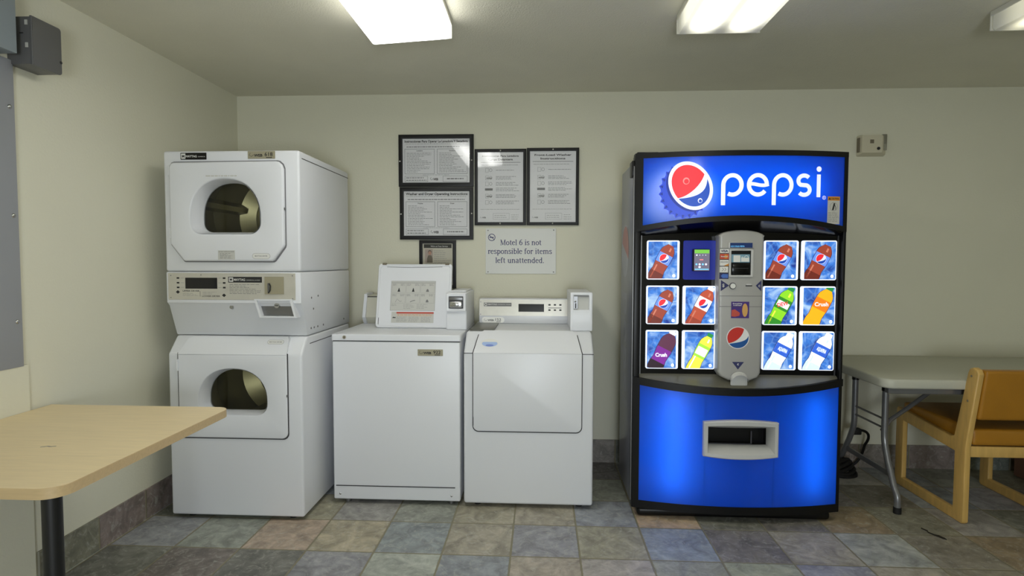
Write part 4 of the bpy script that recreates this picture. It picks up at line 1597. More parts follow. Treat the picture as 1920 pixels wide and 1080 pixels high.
    pr.text('CAUTION', (a + b) / 2 + 0.006, d0 - 0.015, 0.009, 'ink', 3, width=0.042, bold=0.02)
    pr.poly([(a + 0.004, d0 - 0.016), (a + 0.017, d0 - 0.016), (a + 0.0105, d0 - 0.004)], 'ink', 3)
    pr.ribbon(ellipse((a + b) / 2, 1.617, 0.021, 0.021, 20), 0.0015, 'ink_grey', 2, True)
    pr.poly([(a + 0.024, 1.600), (a + 0.034, 1.600), (a + 0.042, 1.634), (a + 0.034, 1.636)], 'ink', 2)
    pr.ribbon([(a + 0.040, 1.625), (a + 0.046, 1.612), (a + 0.044, 1.602)], 0.003, 'ink', 2)
    pr.lines(a + 0.004, b - 0.004, 1.590, 1.540, 8, 0.0018, 'ink_grey', rn, 2, 0.7)
    mb.build('caution_label', sheet)

    # selection panel: flat recessed black board with openings for the cards
    YP = 3.03
    MB().box(VX0 + 0.034, VX1 - 0.016, YP, YP + 0.02, 0.735, 1.50, 'black_gloss', 0.0).build('selection_board', v)
    MB().box(VX0 + 0.040, VX0 + 0.044, YP - 0.006, YP, 0.745, 1.475, 'steel').build('board_trim', v)
    MB().box(VX1 - 0.028, VX1 - 0.024, YP - 0.006, YP, 0.745, 1.475, 'gap').build('board_trim', v)
    cols = [(0.550, 0.717), (0.738, 0.905), (1.147, 1.319), (1.336, 1.510)]
    rowz = [(1.246, 1.449), (1.013, 1.214), (0.779, 0.981)]
    cola = dict(liquid='cola_light', lower='cola', shine='cola_shine', label='pepsi_label', globe=True, bz=0.0, len=1.02, bx=0.17, lab=(0.47, 0.70))
    F = {
        (0, 0): cola, (1, 0): cola, (0, 2): cola, (0, 3): cola,
        (1, 1): dict(liquid='diet_cola', lower='cola_light', shine='cola_shine', label='white_label_lit', globe=True, cap='cap_white', bx=0.2, bz=-0.06, len=1.1, lab=(0.47, 0.73)),
        (2, 0): dict(liquid='grape', lower='grape_dark', label='grape_label', cap='cap_white', word=('Crush', 'water_pale', 0.40, 0), bx=0.24, bz=0.0, hw=0.24, lab=(0.22, 0.56), len=1.05),
        (2, 1): dict(liquid='lemon', label='lemon_label', shine='white_label_lit', cap='cap_green', word2='white_label_lit', bx=0.24, bz=-0.03, lab=(0.38, 0.70), hw=0.2),
        (1, 2): dict(liquid='dew', lower='dew_dark', label='dew_dark', shine='lemon', cap='cap_green', word2='white_label_lit', word=('DEW', 'dew_red', 0.36, 12), bx=0.22, bz=-0.04, lab=(0.46, 0.72), len=1.08),
        (1, 3): dict(liquid='orange', label='orange_deep', cap='cap_green', word=('Crush', 'white_label_lit', 0.44, 0), bx=0.2, bz=-0.04, hw=0.23, lab=(0.46, 0.70), len=1.1),
        (2, 2): dict(liquid='water_pale', lower='water', label='water_label', cap='cap_white', shine='water', word=('AQUAFINA', 'water_pale', 0.32, -24), bx=0.24, bz=-0.02, lab=(0.46, 0.70), len=1.04, hw=0.23),
        (2, 3): dict(liquid='water_pale', lower='water', label='water_label', cap='cap_white', shine='water', word=('AQUAFINA', 'water_pale', 0.32, -24), bx=0.24, bz=-0.02, lab=(0.46, 0.70), len=1.04, hw=0.23),
    }
    for r, (z0, z1) in enumerate(rowz):
        for c, (x0, x1) in enumerate(cols):
            if (r, c) == (0, 1):
                continue
            yb = YP - 0.014
            mb = MB().plate(rrect(x0, x1, z0, z1, 0.009), [], YP - 0.0002, yb, 'lit_border', 'y', 0.004, 2, bev_ends=yb)
            btn = mb.build('selection_button', v)
            mb = MB()
            pr = Print(mb, flat_y(yb), 0.0003)
            lft, rgt = (0.006, 0.012) if c in (0, 2) else (0.012, 0.006)
            ax0, ax1, az0, az1 = x0 + lft, x1 - rgt, z0 + 0.005, z1 - 0.006
            pr.poly(rrect(ax0, ax1, az0, az1, 0.004), 'ice', 1)
            bottle_art(pr, ax0, ax1, az0, az1, F[(r, c)])
            pr.poly(ellipse(ax1 - 0.017, az0 + 0.015, 0.008, 0.009, 16), 'water_pale', 5)
            mb.build('drink_picture', btn)
    # blue blank with the card reader
    x0, x1 = cols[1]
    z0, z1 = rowz[0]
    blank = MB().plate(rrect(x0, x1, z0, z1, 0.009), [], YP - 0.0002, YP - 0.004, 'card_blue', 'y', 0.001, 1, bev_ends=YP - 0.004).build('blank_button', v)
    mb = MB().box(0.780, 0.866, YP - 0.040, YP - 0.008, 1.290, 1.404, 'black', 0.006, 3)
    yb = YP - 0.040
    pr = Print(mb, flat_y(yb), 0.0004)
    pr.rect(0.784, 1.293, 0.862, 1.401, 'reader_screen', 1)
    pr.rect(0.786, 1.382, 0.860, 1.401, 'reader_green', 2)
    for i in range(4):
        pr.poly(ellipse(0.797 + i * 0.015, 1.373, 0.0035 if i == 0 else 0.002, 0.0035 if i == 0 else 0.002, 12), 'reader_white', 2)
    for i in range(4):
        pr.poly(ellipse(0.796 + i * 0.016, 1.326, 0.005, 0.005, 12), 'reader_white' if i % 2 else 'lcd_text', 2)
    pr.rect(0.788, 1.298, 0.858, 1.303, 'lcd_text', 2)
    pr.rect(0.812, 1.347, 0.830, 1.352, 'drop', 2)
    pr.poly(ellipse(0.812, 1.312, 0.006, 0.005, 12), 'reader_white', 2)
    mb.build('card_reader', blank)

    # coin tower
    TX0, TX1, YT = 0.902, 1.124, 2.962
    cxm = (TX0 + TX1) / 2
    out = [(TX0 + 0.004, 0.776), (TX0 + 0.018, 0.752), (cxm - 0.052, 0.733), (cxm + 0.052, 0.731), (TX1 - 0.018, 0.748), (TX1 - 0.004, 0.772)]
    out += [(TX1, 1.20), (TX1, 1.462)] + [(cxm + 0.119 * math.cos(math.radians(a)), 1.462 + 0.038 * math.sin(math.radians(a))) for a in range(15, 180, 15)] + [(TX0, 1.462), (TX0, 1.20)]
    mb = MB().plate(out, [], YP + 0.005, YT, 'tower', 'y', 0.012, 4, bev_ends=YT)
    tw = mb.build('coin_tower', v)
    for z in (1.166, 1.112):
        MB().box(TX0 + 0.006, TX1 - 0.006, YT - 0.0008, YT + 0.002, z - 0.0008, z + 0.0008, 'tower_dark').build('tower_seam', tw)
    mb = MB()
    arch = [(0.945, 1.407), (1.073, 1.407), (1.073, 1.437)] + [(1.009 + 0.056 * math.cos(math.radians(a)), 1.437 + 0.013 * math.sin(math.radians(a))) for a in range(20, 170, 20)] + [(0.945, 1.437)]
    mb.plate(arch, [], YT + 0.001, YT - 0.006, 'tower', 'y', 0.003, 2, bev_ends=YT - 0.006)
    pr = Print(mb, flat_y(YT - 0.006), 0.0004)
    pr.rect(0.953, 1.410, 1.064, 1.435, 'lcd', 1)
    pr.text('ICE COLD PEPSI', 0.957, 1.414, 0.007, 'lcd_text', 2, align='l', width=0.066)
    mb.build('price_display', tw)
    mb = MB().plate(rrect(0.950, 1.070, 1.262, 1.402, 0.006), [rrect(0.960, 1.058, 1.272, 1.395, 0.003)], YT + 0.001, YT - 0.008, 'bezel', 'y', 0.002)
    mb.box(0.959, 1.059, YT - 0.002, YT + 0.001, 1.271, 1.396, 'black')
    mb.box(0.964, 1.052, YT - 0.010, YT - 0.002, 1.274, 1.330, 'black_gloss', 0.004, 2)
    mb.box(0.975, 1.045, YT - 0.0105, YT - 0.009, 1.305, 1.308, 'ink')
    pr = Print(mb, flat_y(YT - 0.002), 0.0005)
    pr.rect(0.962, 1.336, 1.053, 1.377, 'bill_blue', 1)
    pr.rect(0.972, 1.338, 1.006, 1.372, 'label_white', 2)
    pr.rect(1.010, 1.340, 1.050, 1.360, 'label_white', 2)
    pr.ribbon(ellipse(1.036, 1.360, 0.010, 0.010, 18), 0.003, 'label_white', 3, True)
    pr.text('$', 1.016, 1.352, 0.014, 'label_white', 3, bold=0.03)
    mb.build('bill_slot', tw)
    mb = MB()
    pr = Print(mb, flat_y(YT), 0.0006)
    pr.rect(0.904, 1.252, 0.950, 1.408, 'ink', 1)
    pr.rect(0.905, 1.383, 0.949, 1.405, 'label_white', 2)
    pr.text('VISA', 0.927, 1.388, 0.012, 'visa_blue', 3, width=0.036, bold=0.04)
    pr.rect(0.905, 1.353, 0.949, 1.379, 'mc_red', 2)
    pr.poly(ellipse(0.920, 1.366, 0.010, 0.010, 18), 'dew_red' if False else 'red_ink', 3)
    pr.poly(ellipse(0.934, 1.366, 0.010, 0.010, 18), 'orange_ink', 3)
    pr.text('MasterCard', 0.927, 1.3635, 0.006, 'label_white', 4, width=0.034, bold=0.03)
    pr.rect(0.905, 1.319, 0.949, 1.349, 'label_white', 2)
    pr.text('DISCOVER', 0.927, 1.335, 0.007, 'ink_grey', 3, width=0.038, bold=0.02)
    pr.poly([(0.925, 1.319), (0.949, 1.319), (0.949, 1.330)], 'orange_ink', 3)
    pr.rect(0.905, 1.285, 0.947, 1.315, 'label_white', 2)
    pr.ribbon([(0.918, 1.308), (0.925, 1.300), (0.916, 1.292)], 0.002, 'ink', 3)
    pr.ribbon([(0.930, 1.308), (0.936, 1.300), (0.929, 1.292)], 0.002, 'ink', 3)
    pr.rect(0.904, 1.253, 0.949, 1.281, 'visa_blue', 2)
    pr.poly([(0.911, 1.267), (0.920, 1.277), (0.947, 1.276), (0.947, 1.258), (0.920, 1.257)], 'amex_blue', 3)
    mb.build('payment_stickers', tw)
    for (tri, ch, tx) in (([(TX0 + 0.010, 1.190), (TX0 + 0.010, 1.247), (TX0 + 0.052, 1.219)], '$', TX0 + 0.023), ([(TX1 - 0.010, 1.190), (TX1 - 0.010, 1.247), (TX1 - 0.038, 1.219)], 'c', TX1 - 0.020)):
        mb = MB()
        pr = Print(mb, flat_y(YT), 0.0006)
        pr.poly(tri, 'visa_blue', 1)
        pr.text(ch, tx, 1.212, 0.017, 'label_grey', 2, bold=0.02)
        mb.build('arrow_sticker', tw)
    mb = MB().cyl((0.971, YT - 0.004, 1.217), (0.971, YT + 0.001, 1.217), 0.017, 'tower_dark', 24)
    mb.cyl((0.971, YT - 0.009, 1.217), (0.971, YT, 1.217), 0.013, 'label_white', 24)
    mb.build('coin_return_button', tw)
    mb = MB().box(1.036, 1.068, YT - 0.002, YT + 0.001, 1.2155, 1.2205, 'ink')
    mb.box(1.040, 1.064, YT - 0.001, YT + 0.001, 1.2205, 1.228, 'bezel')
    mb.build('coin_slot', tw)
    mb = MB()
    pr = Print(mb, flat_y(YT), 0.0006)
    pr.rect(0.966, 1.053, 1.056, 1.137, 'purple', 1)
    pr.text('Everything', 0.997, 1.125, 0.006, 'label_white', 2, width=0.046, bold=0.03)
    pr.text('is sold here', 0.997, 1.116, 0.006, 'label_white', 2, width=0.040, bold=0.03)
    pr.poly([(0.968, 1.062), (0.985, 1.060), (1.008, 1.066), (1.010, 1.080), (0.985, 1.098), (0.969, 1.094)], 'red_ink', 2)
    pr.poly(ellipse(1.035, 1.094, 0.014, 0.034, 22), 'gold_ink', 2)
    mb.build('promo_sticker', tw)
    mb = MB()
    globe(Print(mb, flat_y(YT), 0.0005), 1.003, 0.953, 0.053, 1)
    mb.build('globe_sticker', tw)
    mb = MB()
    pr = Print(mb, flat_y(YT), 0.0006)
    pr.poly([(0.976, 0.829), (1.036, 0.829), (1.006, 0.790)], 'visa_blue', 1)
    pr.text('c', 1.006, 0.812, 0.014, 'label_white', 2, bold=0.03)
    mb.build('coin_return_sticker', tw)
    mb = MB()
    cup = ellipse(1.010, 0.722, 0.042, 0.036, 24, 0, 180)
    mb.loft([[(p[0], YT - 0.004, p[1] + 0.022) for p in cup], [(p[0], YT - 0.03, p[1] + 0.008) for p in cup]], 'bezel', False)
    mb.plate([(p[0], p[1] + 0.022) for p in cup] + [(0.968, 0.712), (0.985, 0.703), (1.035, 0.703), (1.052, 0.712)], [], YT - 0.002, YT - 0.012, 'bezel', 'y', 0.003)
    mb.build('coin_return_cup', tw)

    # shelf between the cards and the lower panel
    rim = lambda x: 0.742 - 0.042 * (1 - ((x - VC) / VH) ** 2)
    mb = MB()
    vs, fs, n = [], [], 32
    for i in range(n + 1):
        x = VX0 + 0.036 + (VX1 - VX0 - 0.054) * i / n
        vs += [(x, vy(x, 0.085) + 0.012, rim(x) - 0.002), (x, 3.02, 0.748), (x, 3.032, 0.752)]
    for i in range(n):
        for k in range(2):
            fs.append([3 * i + k, 3 * i + 3 + k, 3 * i + 4 + k, 3 * i + 1 + k])
    mb.add(vs, fs, 'shelf')
    mb.build('shelf', v)
    # lower panel
    lx0, lx1, lz0 = VX0 + 0.034, VX1 - 0.016, 0.089
    ltop = lambda x: rim(x) - 0.036
    cz0, cz1, cx0, cx1 = 0.362, 0.522, 0.836, 1.188
    mb = MB()
    curved(mb, VX0 + 0.001, VX1 - 0.001, ltop, rim, 3.05, 'black', 0.012, bulge=0.080)
    curved(mb, VX0 + 0.004, VX1 - 0.002, 0.048, lz0, 3.05, 'black', 0.003)
    for (a, b) in ((VX0 + 0.001, lx0 + 0.002), (lx1 - 0.002, VX1 - 0.001)):
        curved(mb, a, b, 0.05, 0.735, 3.05, 'black', 0.003, 3)
    fr = mb.build('lower_frame', v)
    mb = MB()
    z_hi = lambda x: ltop(x) + 0.004
    curved(mb, lx0, cx0 + 0.004, lz0, z_hi, -0.003, 'lower_sheet', 0.0, 14, 1)
    curved(mb, cx1 - 0.004, lx1, lz0, z_hi, -0.003, 'lower_sheet', 0.0, 14, 1)
    curved(mb, cx0 + 0.004, cx1 - 0.004, lz0, cz0, -0.003, 'lower_sheet', 0.0, 14, 1)
    curved(mb, cx0 + 0.004, cx1 - 0.004, cz1, z_hi, -0.003, 'lower_sheet', 0.0, 14, 1)
    sh = mb.build('lower_sheet', fr)
    sh['label'] = 'backlit plain blue lower sheet'
    for x, k in ((0.70, 'panel_lamp'), (1.385, 'panel_lamp_dim')):
        MB().cyl((x, 3.044, 0.15), (x, 3.044, 0.66), 0.013, k, 12).build('panel_tube', fr)
    MB().box(lx0, lx1, 3.0595, 3.063, 0.07, 0.73, 'box_grey').build('panel_reflector', fr)
    # delivery chute with its bowed bezel
    mb = MB()

    def bezel_ring(x0, x1, z0, z1, bow, lift, n=12):
        pts = []
        for i in range(n + 1):
            x = x0 + (x1 - x0) * i / n
            pts.append((x, vy(x) - lift, z0 - bow * (1 - (2 * i / n - 1) ** 2)))
        for i in range(n + 1):
            x = x1 - (x1 - x0) * i / n
            pts.append((x, vy(x) - lift, z1 + bow * (1 - (2 * i / n - 1) ** 2)))
        return pts
    r0 = bezel_ring(cx0 - 0.010, cx1 + 0.010, cz0 - 0.008, cz1 + 0.008, 0.012, -0.002)
    r1 = bezel_ring(cx0 - 0.010, cx1 + 0.010, cz0 - 0.008, cz1 + 0.008, 0.012, 0.022)
    r2 = bezel_ring(cx0 - 0.004, cx1 + 0.004, cz0 - 0.003, cz1 + 0.003, 0.011, 0.028)
    r3 = bezel_ring(cx0 + 0.010, cx1 - 0.010, cz0 + 0.010, cz1 - 0.012, 0.006, 0.026)
    r4 = bezel_ring(cx0 + 0.022, cx1 - 0.022, cz0 + 0.032, cz1 - 0.026, 0.0, -0.010)
    r5 = bezel_ring(cx0 + 0.026, cx1 - 0.026, cz0 + 0.036, cz1 - 0.028, 0.0, -0.050)
    mb.loft([r0, r1, r2, r3, r4, r5], 'bezel')
    ch = mb.build('chute_bezel', fr)
    a0, a1, b0, b1 = cx0 + 0.024, cx1 - 0.024, cz0 + 0.034, cz1 - 0.027
    mb = MB()
    mb.box(a0 - 0.01, a1 + 0.01, 3.030, 3.034, b0 - 0.01, b1 + 0.01, 'black')
    mb.box(a0 - 0.01, a0 - 0.004, 2.95, 3.034, b0 - 0.01, b1 + 0.01, 'black')
    mb.box(a1 + 0.004, a1 + 0.01, 2.95, 3.034, b0 - 0.01, b1 + 0.01, 'black')
    mb.box(a0 - 0.01, a1 + 0.01, 2.95, 3.034, b1 + 0.004, b1 + 0.01, 'black')
    mb.box(a0 - 0.01, a1 + 0.01, 2.965, 3.034, b0 - 0.01, b0 - 0.004, 'chute_floor')
    mb.box(a1 - 0.078, a1 - 0.072, 2.985, 2.990, b0, b1 - 0.03, 'tower_dark')
    mb.box(a0, a1 - 0.072, 2.985, 2.990, b0 - 0.002, b0 + 0.004, 'tower_dark')
    mb.build('chute_box', ch)


build_vending()

# ------------------------------------------------------------------ things on the walls


def poster_frame(name, label, x0, x1, z0, z1, bw, sheet_fn, screws, cat='framed notice', group='black framed laundry notices', yoff=0.0, paper='paper'):
    f = thing(name, label, cat, ((x0 + x1) / 2, WALL_Y, z0), group)
    yf = WALL_Y - 0.020 - yoff
    MB().plate([(x0, z0), (x1, z0), (x1, z1), (x0, z1)], [[(x0 + bw, z0 + bw), (x1 - bw, z0 + bw), (x1 - bw, z1 - bw), (x0 + bw, z1 - bw)]], WALL_Y - 0.001, yf, 'black_frame', 'y', 0.003, 2, bev_ends=yf).build('frame', f)
    mb = MB().box(x0 + bw - 0.003, x1 - bw + 0.003, WALL_Y - 0.009, WALL_Y - 0.004, z0 + bw - 0.003, z1 - bw + 0.003, paper)
    sheet_fn(Print(mb, flat_y(WALL_Y - 0.009), 0.0003), x0 + bw, x1 - bw, z0 + bw, z1 - bw)
    mb.build('printed_sheet', f)
    MB().box(x0 + bw - 0.002, x1 - bw + 0.002, WALL_Y - 0.0135, WALL_Y - 0.0120, z0 + bw - 0.002, z1 - bw + 0.002, 'acrylic').build('cover_pane', f)
    for (x, z) in screws:
        MB().dome((x, yf, z), (0, -1, 0), 0.0065, 0.004, 'chrome', 12, 3).build('screw', f)
    return f


def sheet_wide(title, heads, seed):
    def fn(pr, x0, x1, z0, z1):
        rn = random.Random(seed)
        w, h = x1 - x0, z1 - z0
        X = lambda t: x0 + w * t
        Z = lambda t: z0 + h * t
        pr.text(title, X(0.5), Z(0.915), h * 0.055, 'ink', 1, width=w * 0.94, bold=0.03)
        pr.lines(X(0.04), X(0.96), Z(0.90), Z(0.865), 1, 0.0024, 'ink_light', rn, 1, 0.95)
        pr.lines(X(0.06), X(0.94), Z(0.84), Z(0.79), 1, 0.005, 'ink_grey', rn, 1, 0.9)
        for (a, b), hd in zip(((0.03, 0.475), (0.515, 0.965)), heads):
            pr.frame(X(a), Z(0.20), X(b), Z(0.77), 0.0022, 'ink_grey', 1)
            pr.text(hd, X((a + b) / 2), Z(0.715), h * 0.028, 'ink', 1, bold=0.02)
            pr.lines(X(a + 0.03), X(b - 0.02), Z(0.69), Z(0.23), 13, 0.0026, 'ink_grey', rn, 1, 0.35)
        pr.lines(X(0.30), X(0.70), Z(0.19), Z(0.165), 1, 0.0022, 'ink_light', rn, 1, 0.98)
        pr.frame(X(0.03), Z(0.02), X(0.375), Z(0.155), 0.0018, 'ink_grey', 1)
        pr.lines(X(0.05), X(0.36), Z(0.14), Z(0.03), 2, 0.005, 'ink_grey', rn, 1, 0.8)
        pr.frame(X(0.60), Z(0.02), X(0.965), Z(0.155), 0.0018, 'ink_grey', 1)
        pr.lines(X(0.66), X(0.92), Z(0.12), Z(0.06), 1, 0.007, 'ink_grey', rn, 1, 0.98)
        web_badge(pr, X(0.52), Z(0.088), w * 0.24, h * 0.15, None, 'ink')
    return fn


def sheet_tall(t1, t2, seed):
    def fn(pr, x0, x1, z0, z1):
        rn = random.Random(seed)
        w, h = x1 - x0, z1 - z0
        X = lambda t: x0 + w * t
        Z = lambda t: z0 + h * t
        pr.text(t1, X(0.5), Z(0.935), h * 0.026, 'ink', 1, width=w * 0.80, bold=0.03)
        pr.text(t2, X(0.5), Z(0.885), h * 0.026, 'ink', 1, width=w * 0.54, bold=0.03)
        pr.rect(X(0.06), Z(0.852), X(0.94), Z(0.858), 'ink_grey', 1)
        pr.lines(X(0.08), X(0.9), Z(0.835), Z(0.80), 1, 0.0028, 'ink_light', rn, 1, 0.8)
        zs = [0.745, 0.635, 0.55, 0.47, 0.375, 0.285]
        for k, z in enumerate(zs):
            if k == 3:
                pr.rect(X(0.16), Z(z - 0.016), X(0.33), Z(z + 0.016), 'ink_grey', 2)
            else:
                pr.frame(X(0.17), Z(z - 0.03), X(0.24), Z(z + 0.03), 0.0016, 'ink_light', 1)
                pr.ribbon(ellipse(X(0.285), Z(z), w * 0.03, h * 0.022, 14), 0.0018, 'ink_grey', 1, True)
                if k in (1, 4):
                    pr.rect(X(0.19), Z(z - 0.015), X(0.31), Z(z + 0.005), 'ink_light', 2)
            pr.lines(X(0.40), X(0.92), Z(z + 0.028), Z(z - 0.03), 1 if k == 0 else 3, 0.0026, 'ink_grey', rn, 1, 0.6)
        pr.lines(X(0.06), X(0.95), Z(0.20), Z(0.17), 1, 0.0022, 'ink_light', rn, 1, 0.95)
        web_badge(pr, X(0.17), Z(0.07), w * 0.26, h * 0.06, None, 'ink_grey')
        pr.frame(X(0.34), Z(0.04), X(0.70), Z(0.13), 0.0014, 'ink_light', 1)
        pr.lines(X(0.37), X(0.66), Z(0.11), Z(0.055), 2, 0.0026, 'ink_light', rn, 1, 0.8)
        pr.lines(X(0.74), X(0.94), Z(0.12), Z(0.03), 3, 0.0024, 'ink_light', rn, 1, 0.6)
    return fn


def build_wall_things():
    poster_frame('notice_frame', 'wide black framed notice headed in Spanish, topmost left on the back wall', -0.946, -0.447, 1.832, 2.173, 0.026,
                 sheet_wide('Instrucciones Para Operar La Lavadora Y Secadora', ('Lavadora', 'Secadora'), 21), [(-0.936, 1.998), (-0.459, 2.003)])
    poster_frame('notice_frame', 'wide black framed notice headed Washer and Dryer Operating Instructions, below the topmost one', -0.940, -0.449, 1.482, 1.828, 0.026,
                 sheet_wide('Washer and Dryer Operating Instructions', ('Washer', 'Dryer'), 22), [(-0.931, 1.650), (-0.459, 1.654)])
    poster_frame('notice_frame', 'upright black framed notice in Spanish with lamp glare, between the wide notices and rightmost one', -0.440, -0.100, 1.577, 2.075, 0.020,
                 sheet_tall('Instrucciones Para Lavadora', 'Carga Delantera', 23), [(-0.270, 2.064), (-0.270, 1.588)])
    poster_frame('notice_frame', 'upright black framed notice headed Front-Load Washer Instructions, rightmost of the framed notices', -0.096, 0.245, 1.577, 2.080, 0.020,
                 sheet_tall('Front-Load Washer', 'Instructions', 24), [(0.075, 2.069), (0.075, 1.588)])

    def card(pr, x0, x1, z0, z1):
        rn = random.Random(31)
        pr.rect(x0 + 0.008, z1 - 0.030, x1 - 0.008, z1 - 0.005, 'ink', 1)
        pr.text("We're at Your Service", (x0 + x1) / 2 + 0.01, z1 - 0.023, 0.010, 'label_white', 2, width=0.115, bold=0.02)
        px0, px1, pz0, pz1 = x0 + 0.016, x0 + 0.068, z1 - 0.128, z1 - 0.038
        pr.rect(px0, pz0, px1, pz1, 'portrait_back', 1)
        cx = (px0 + px1) / 2 + 0.006
        pr.poly(ellipse(cx, pz1 - 0.020, 0.0125, 0.015, 18), 'portrait_dark', 2)
        pr.poly(ellipse(cx, pz1 - 0.026, 0.0105, 0.013, 18), 'skin_print', 3)
        pr.poly([(cx - 0.020, pz0), (cx + 0.018, pz0), (cx + 0.018, pz0 + 0.030), (cx + 0.010, pz0 + 0.050), (cx - 0.010, pz0 + 0.050), (cx - 0.018, pz0 + 0.030)], 'portrait_dark', 2)
        pr.lines(px1 + 0.008, x1 - 0.012, z1 - 0.042, z1 - 0.132, 7, 0.0028, 'ink_light', rn, 1, 0.6)
        pr.lines(px0, x1 - 0.012, z0 + 0.15, z0 + 0.02, 8, 0.0028, 'ink_light', rn, 1, 0.6)
    poster_frame('notice_frame', 'narrow tall black frame with a small portrait card, partly hidden behind the raised washer lid', -0.811, -0.565, 1.158, 1.478, 0.022,
                 card, [], paper='card_cream')

    # clear plastic sign with blue lettering
    s = thing('acrylic_sign', 'pale plastic sign with dark blue lettering and no smoking symbol, below the upright notices', 'sign', (-0.135, WALL_Y, 1.256))
    x0, x1, z0, z1 = -0.368, 0.098, 1.256, 1.557
    MB().plate(rrect(x0, x1, z0, z1, 0.004), [], WALL_Y - 0.001, WALL_Y - 0.006, 'sign', 'y', 0.001, 1, bev_ends=WALL_Y - 0.006).build('sign_plate', s)
    mb = MB()
    pr = Print(mb, flat_y(WALL_Y - 0.006), 0.0005)
    serif_text(pr, 'Motel 6 is not', -0.135, 1.446, 0.036, 'navy_ink', 0.275)
    serif_text(pr, 'responsible for items', -0.141, 1.388, 0.036, 'navy_ink', 0.425)
    serif_text(pr, 'left unattended.', -0.141, 1.328, 0.036, 'navy_ink', 0.325)
    mb.build('sign_lettering', s)
    mb = MB()
    pr = Print(mb, flat_y(WALL_Y - 0.006), 0.0005)
    cx, cz = -0.327, 1.497
    pr.ribbon(ellipse(cx, cz, 0.022, 0.022, 28), 0.0045, 'navy_ink', 1, True)
    pr.ribbon([(cx - 0.016, cz + 0.014), (cx + 0.016, cz - 0.014)], 0.004, 'navy_ink', 2)
    pr.rect(cx - 0.015, cz - 0.003, cx + 0.014, cz + 0.003, 'navy_ink', 1)
    mb.build('no_smoking_symbol', s)
    for (x, z) in ((x0 + 0.016, z1 - 0.014), (x1 - 0.016, z1 - 0.012), (x0 + 0.016, z0 + 0.013), (x1 - 0.016, z0 + 0.013)):
        MB().dome((x, WALL_Y - 0.006, z), (0, -1, 0), 0.004, 0.0025, 'steel', 10, 3).build('screw', s)

    # cream sensor box
    s = thing('wall_sensor', 'small cream wall sensor box with black button, right of the vending machine', 'sensor', (2.09, WALL_Y, 2.015))
    body = MB()
    body.loft([[(p[0], WALL_Y - 0.001, p[1]) for p in rrect(2.008, 2.180, 2.012, 2.142, 0.008)], [(p[0], WALL_Y - 0.020, p[1]) for p in rrect(2.010, 2.178, 2.018, 2.142, 0.008)],
               [(p[0], WALL_Y - 0.052, p[1]) for p in rrect(2.016, 2.140, 2.028, 2.138, 0.010)]], 'sensor', True, True, True)
    body.build('case', s)
    MB().box(2.146, 2.176, WALL_Y - 0.040, WALL_Y - 0.018, 2.044, 2.146, 'chrome', 0.004, 2).build('metal_clip', s)
    MB().cyl((2.116, WALL_Y - 0.056, 2.054), (2.116, WALL_Y - 0.05, 2.054), 0.0095, 'ink', 16).build('button', s)
    mb = MB()
    pr = Print(mb, flat_y(WALL_Y - 0.052), 0.0005)
    pr.rect(2.064, 2.086, 2.088, 2.110, 'sensor_dark', 1)
    mb.build('grille', s)
    mb = MB().box(2.004, 2.014, WALL_Y - 0.034, WALL_Y - 0.012, 2.035, 2.125, 'sensor_dark', 0.002, 1)
    mb.build('side_vent', s)

    # electrical things on the left wall
    e = thing('cover_panel', 'tall flat grey metal panel screwed to the left wall above the wooden table', 'panel', (WALL_X + 0.001, 1.8, 0.926))
    MB().box(WALL_X + 0.001, WALL_X + 0.016, 1.25, 2.142, 0.922, 2.105, 'grey_panel', 0.002, 2).build('sheet', e)
    for z in (1.924, 1.510, 1.100):
        MB().dome((WALL_X + 0.016, 2.120, z), (1, 0, 0), 0.009, 0.006, 'chrome', 14, 4).build('screw', e)
    e = thing('electrical_panel', 'blue-grey electrical panel box above the tall grey panel on the left wall', 'electrical panel', (WALL_X, 1.75, 2.108))
    MB().box(WALL_X, WALL_X + 0.080, 1.30, 2.094, 2.112, 2.40, 'grey_panel_blue', 0.003, 2).build('enclosure', e)
    mb = MB().tube([(WALL_X + 0.0805, 2.03, 2.30), (WALL_X + 0.0805, 2.03, 2.288), (WALL_X + 0.0805, 2.042, 2.286)], 0.0016, 'gap', 6)
    mb.build('door_mark', e)
    e = thing('junction_box', 'small dark grey junction box on the left wall beside the blue-grey panel', 'junction box', (WALL_X, 2.2, 2.085))
    bx0, bx1, by0, by1, bz0, bz1 = WALL_X, WALL_X + 0.105, 2.132, 2.268, 2.085, 2.270
    MB().box(bx0, bx1 - 0.006, by0 + 0.002, by1 - 0.002, bz0 + 0.003, bz1 - 0.003, 'grey_box', 0.003, 2).build('enclosure', e)
    MB().plate(rrect(by0, by1, bz0, bz1, [0.002, 0.012, 0.012, 0.002]), [], bx1 - 0.010, bx1, 'grey_box', 'x', 0.003, 2).build('cover', e)
    MB().dome((bx1, by1 - 0.006, 2.135), (1, 0, 0), 0.006, 0.004, 'ink', 12, 3).build('screw', e)
    for z in (2.235, 2.150):
        MB().box(bx1 - 0.028, bx1 - 0.018, by0 - 0.001, by0 + 0.003, z, z + 0.018, 'label_grey').build('knockout', e)
    MB().box(bx1 - 0.05, bx1 - 0.036, by0 - 0.001, by0 + 0.003, 2.203, 2.206, 'ink').build('slot', e)


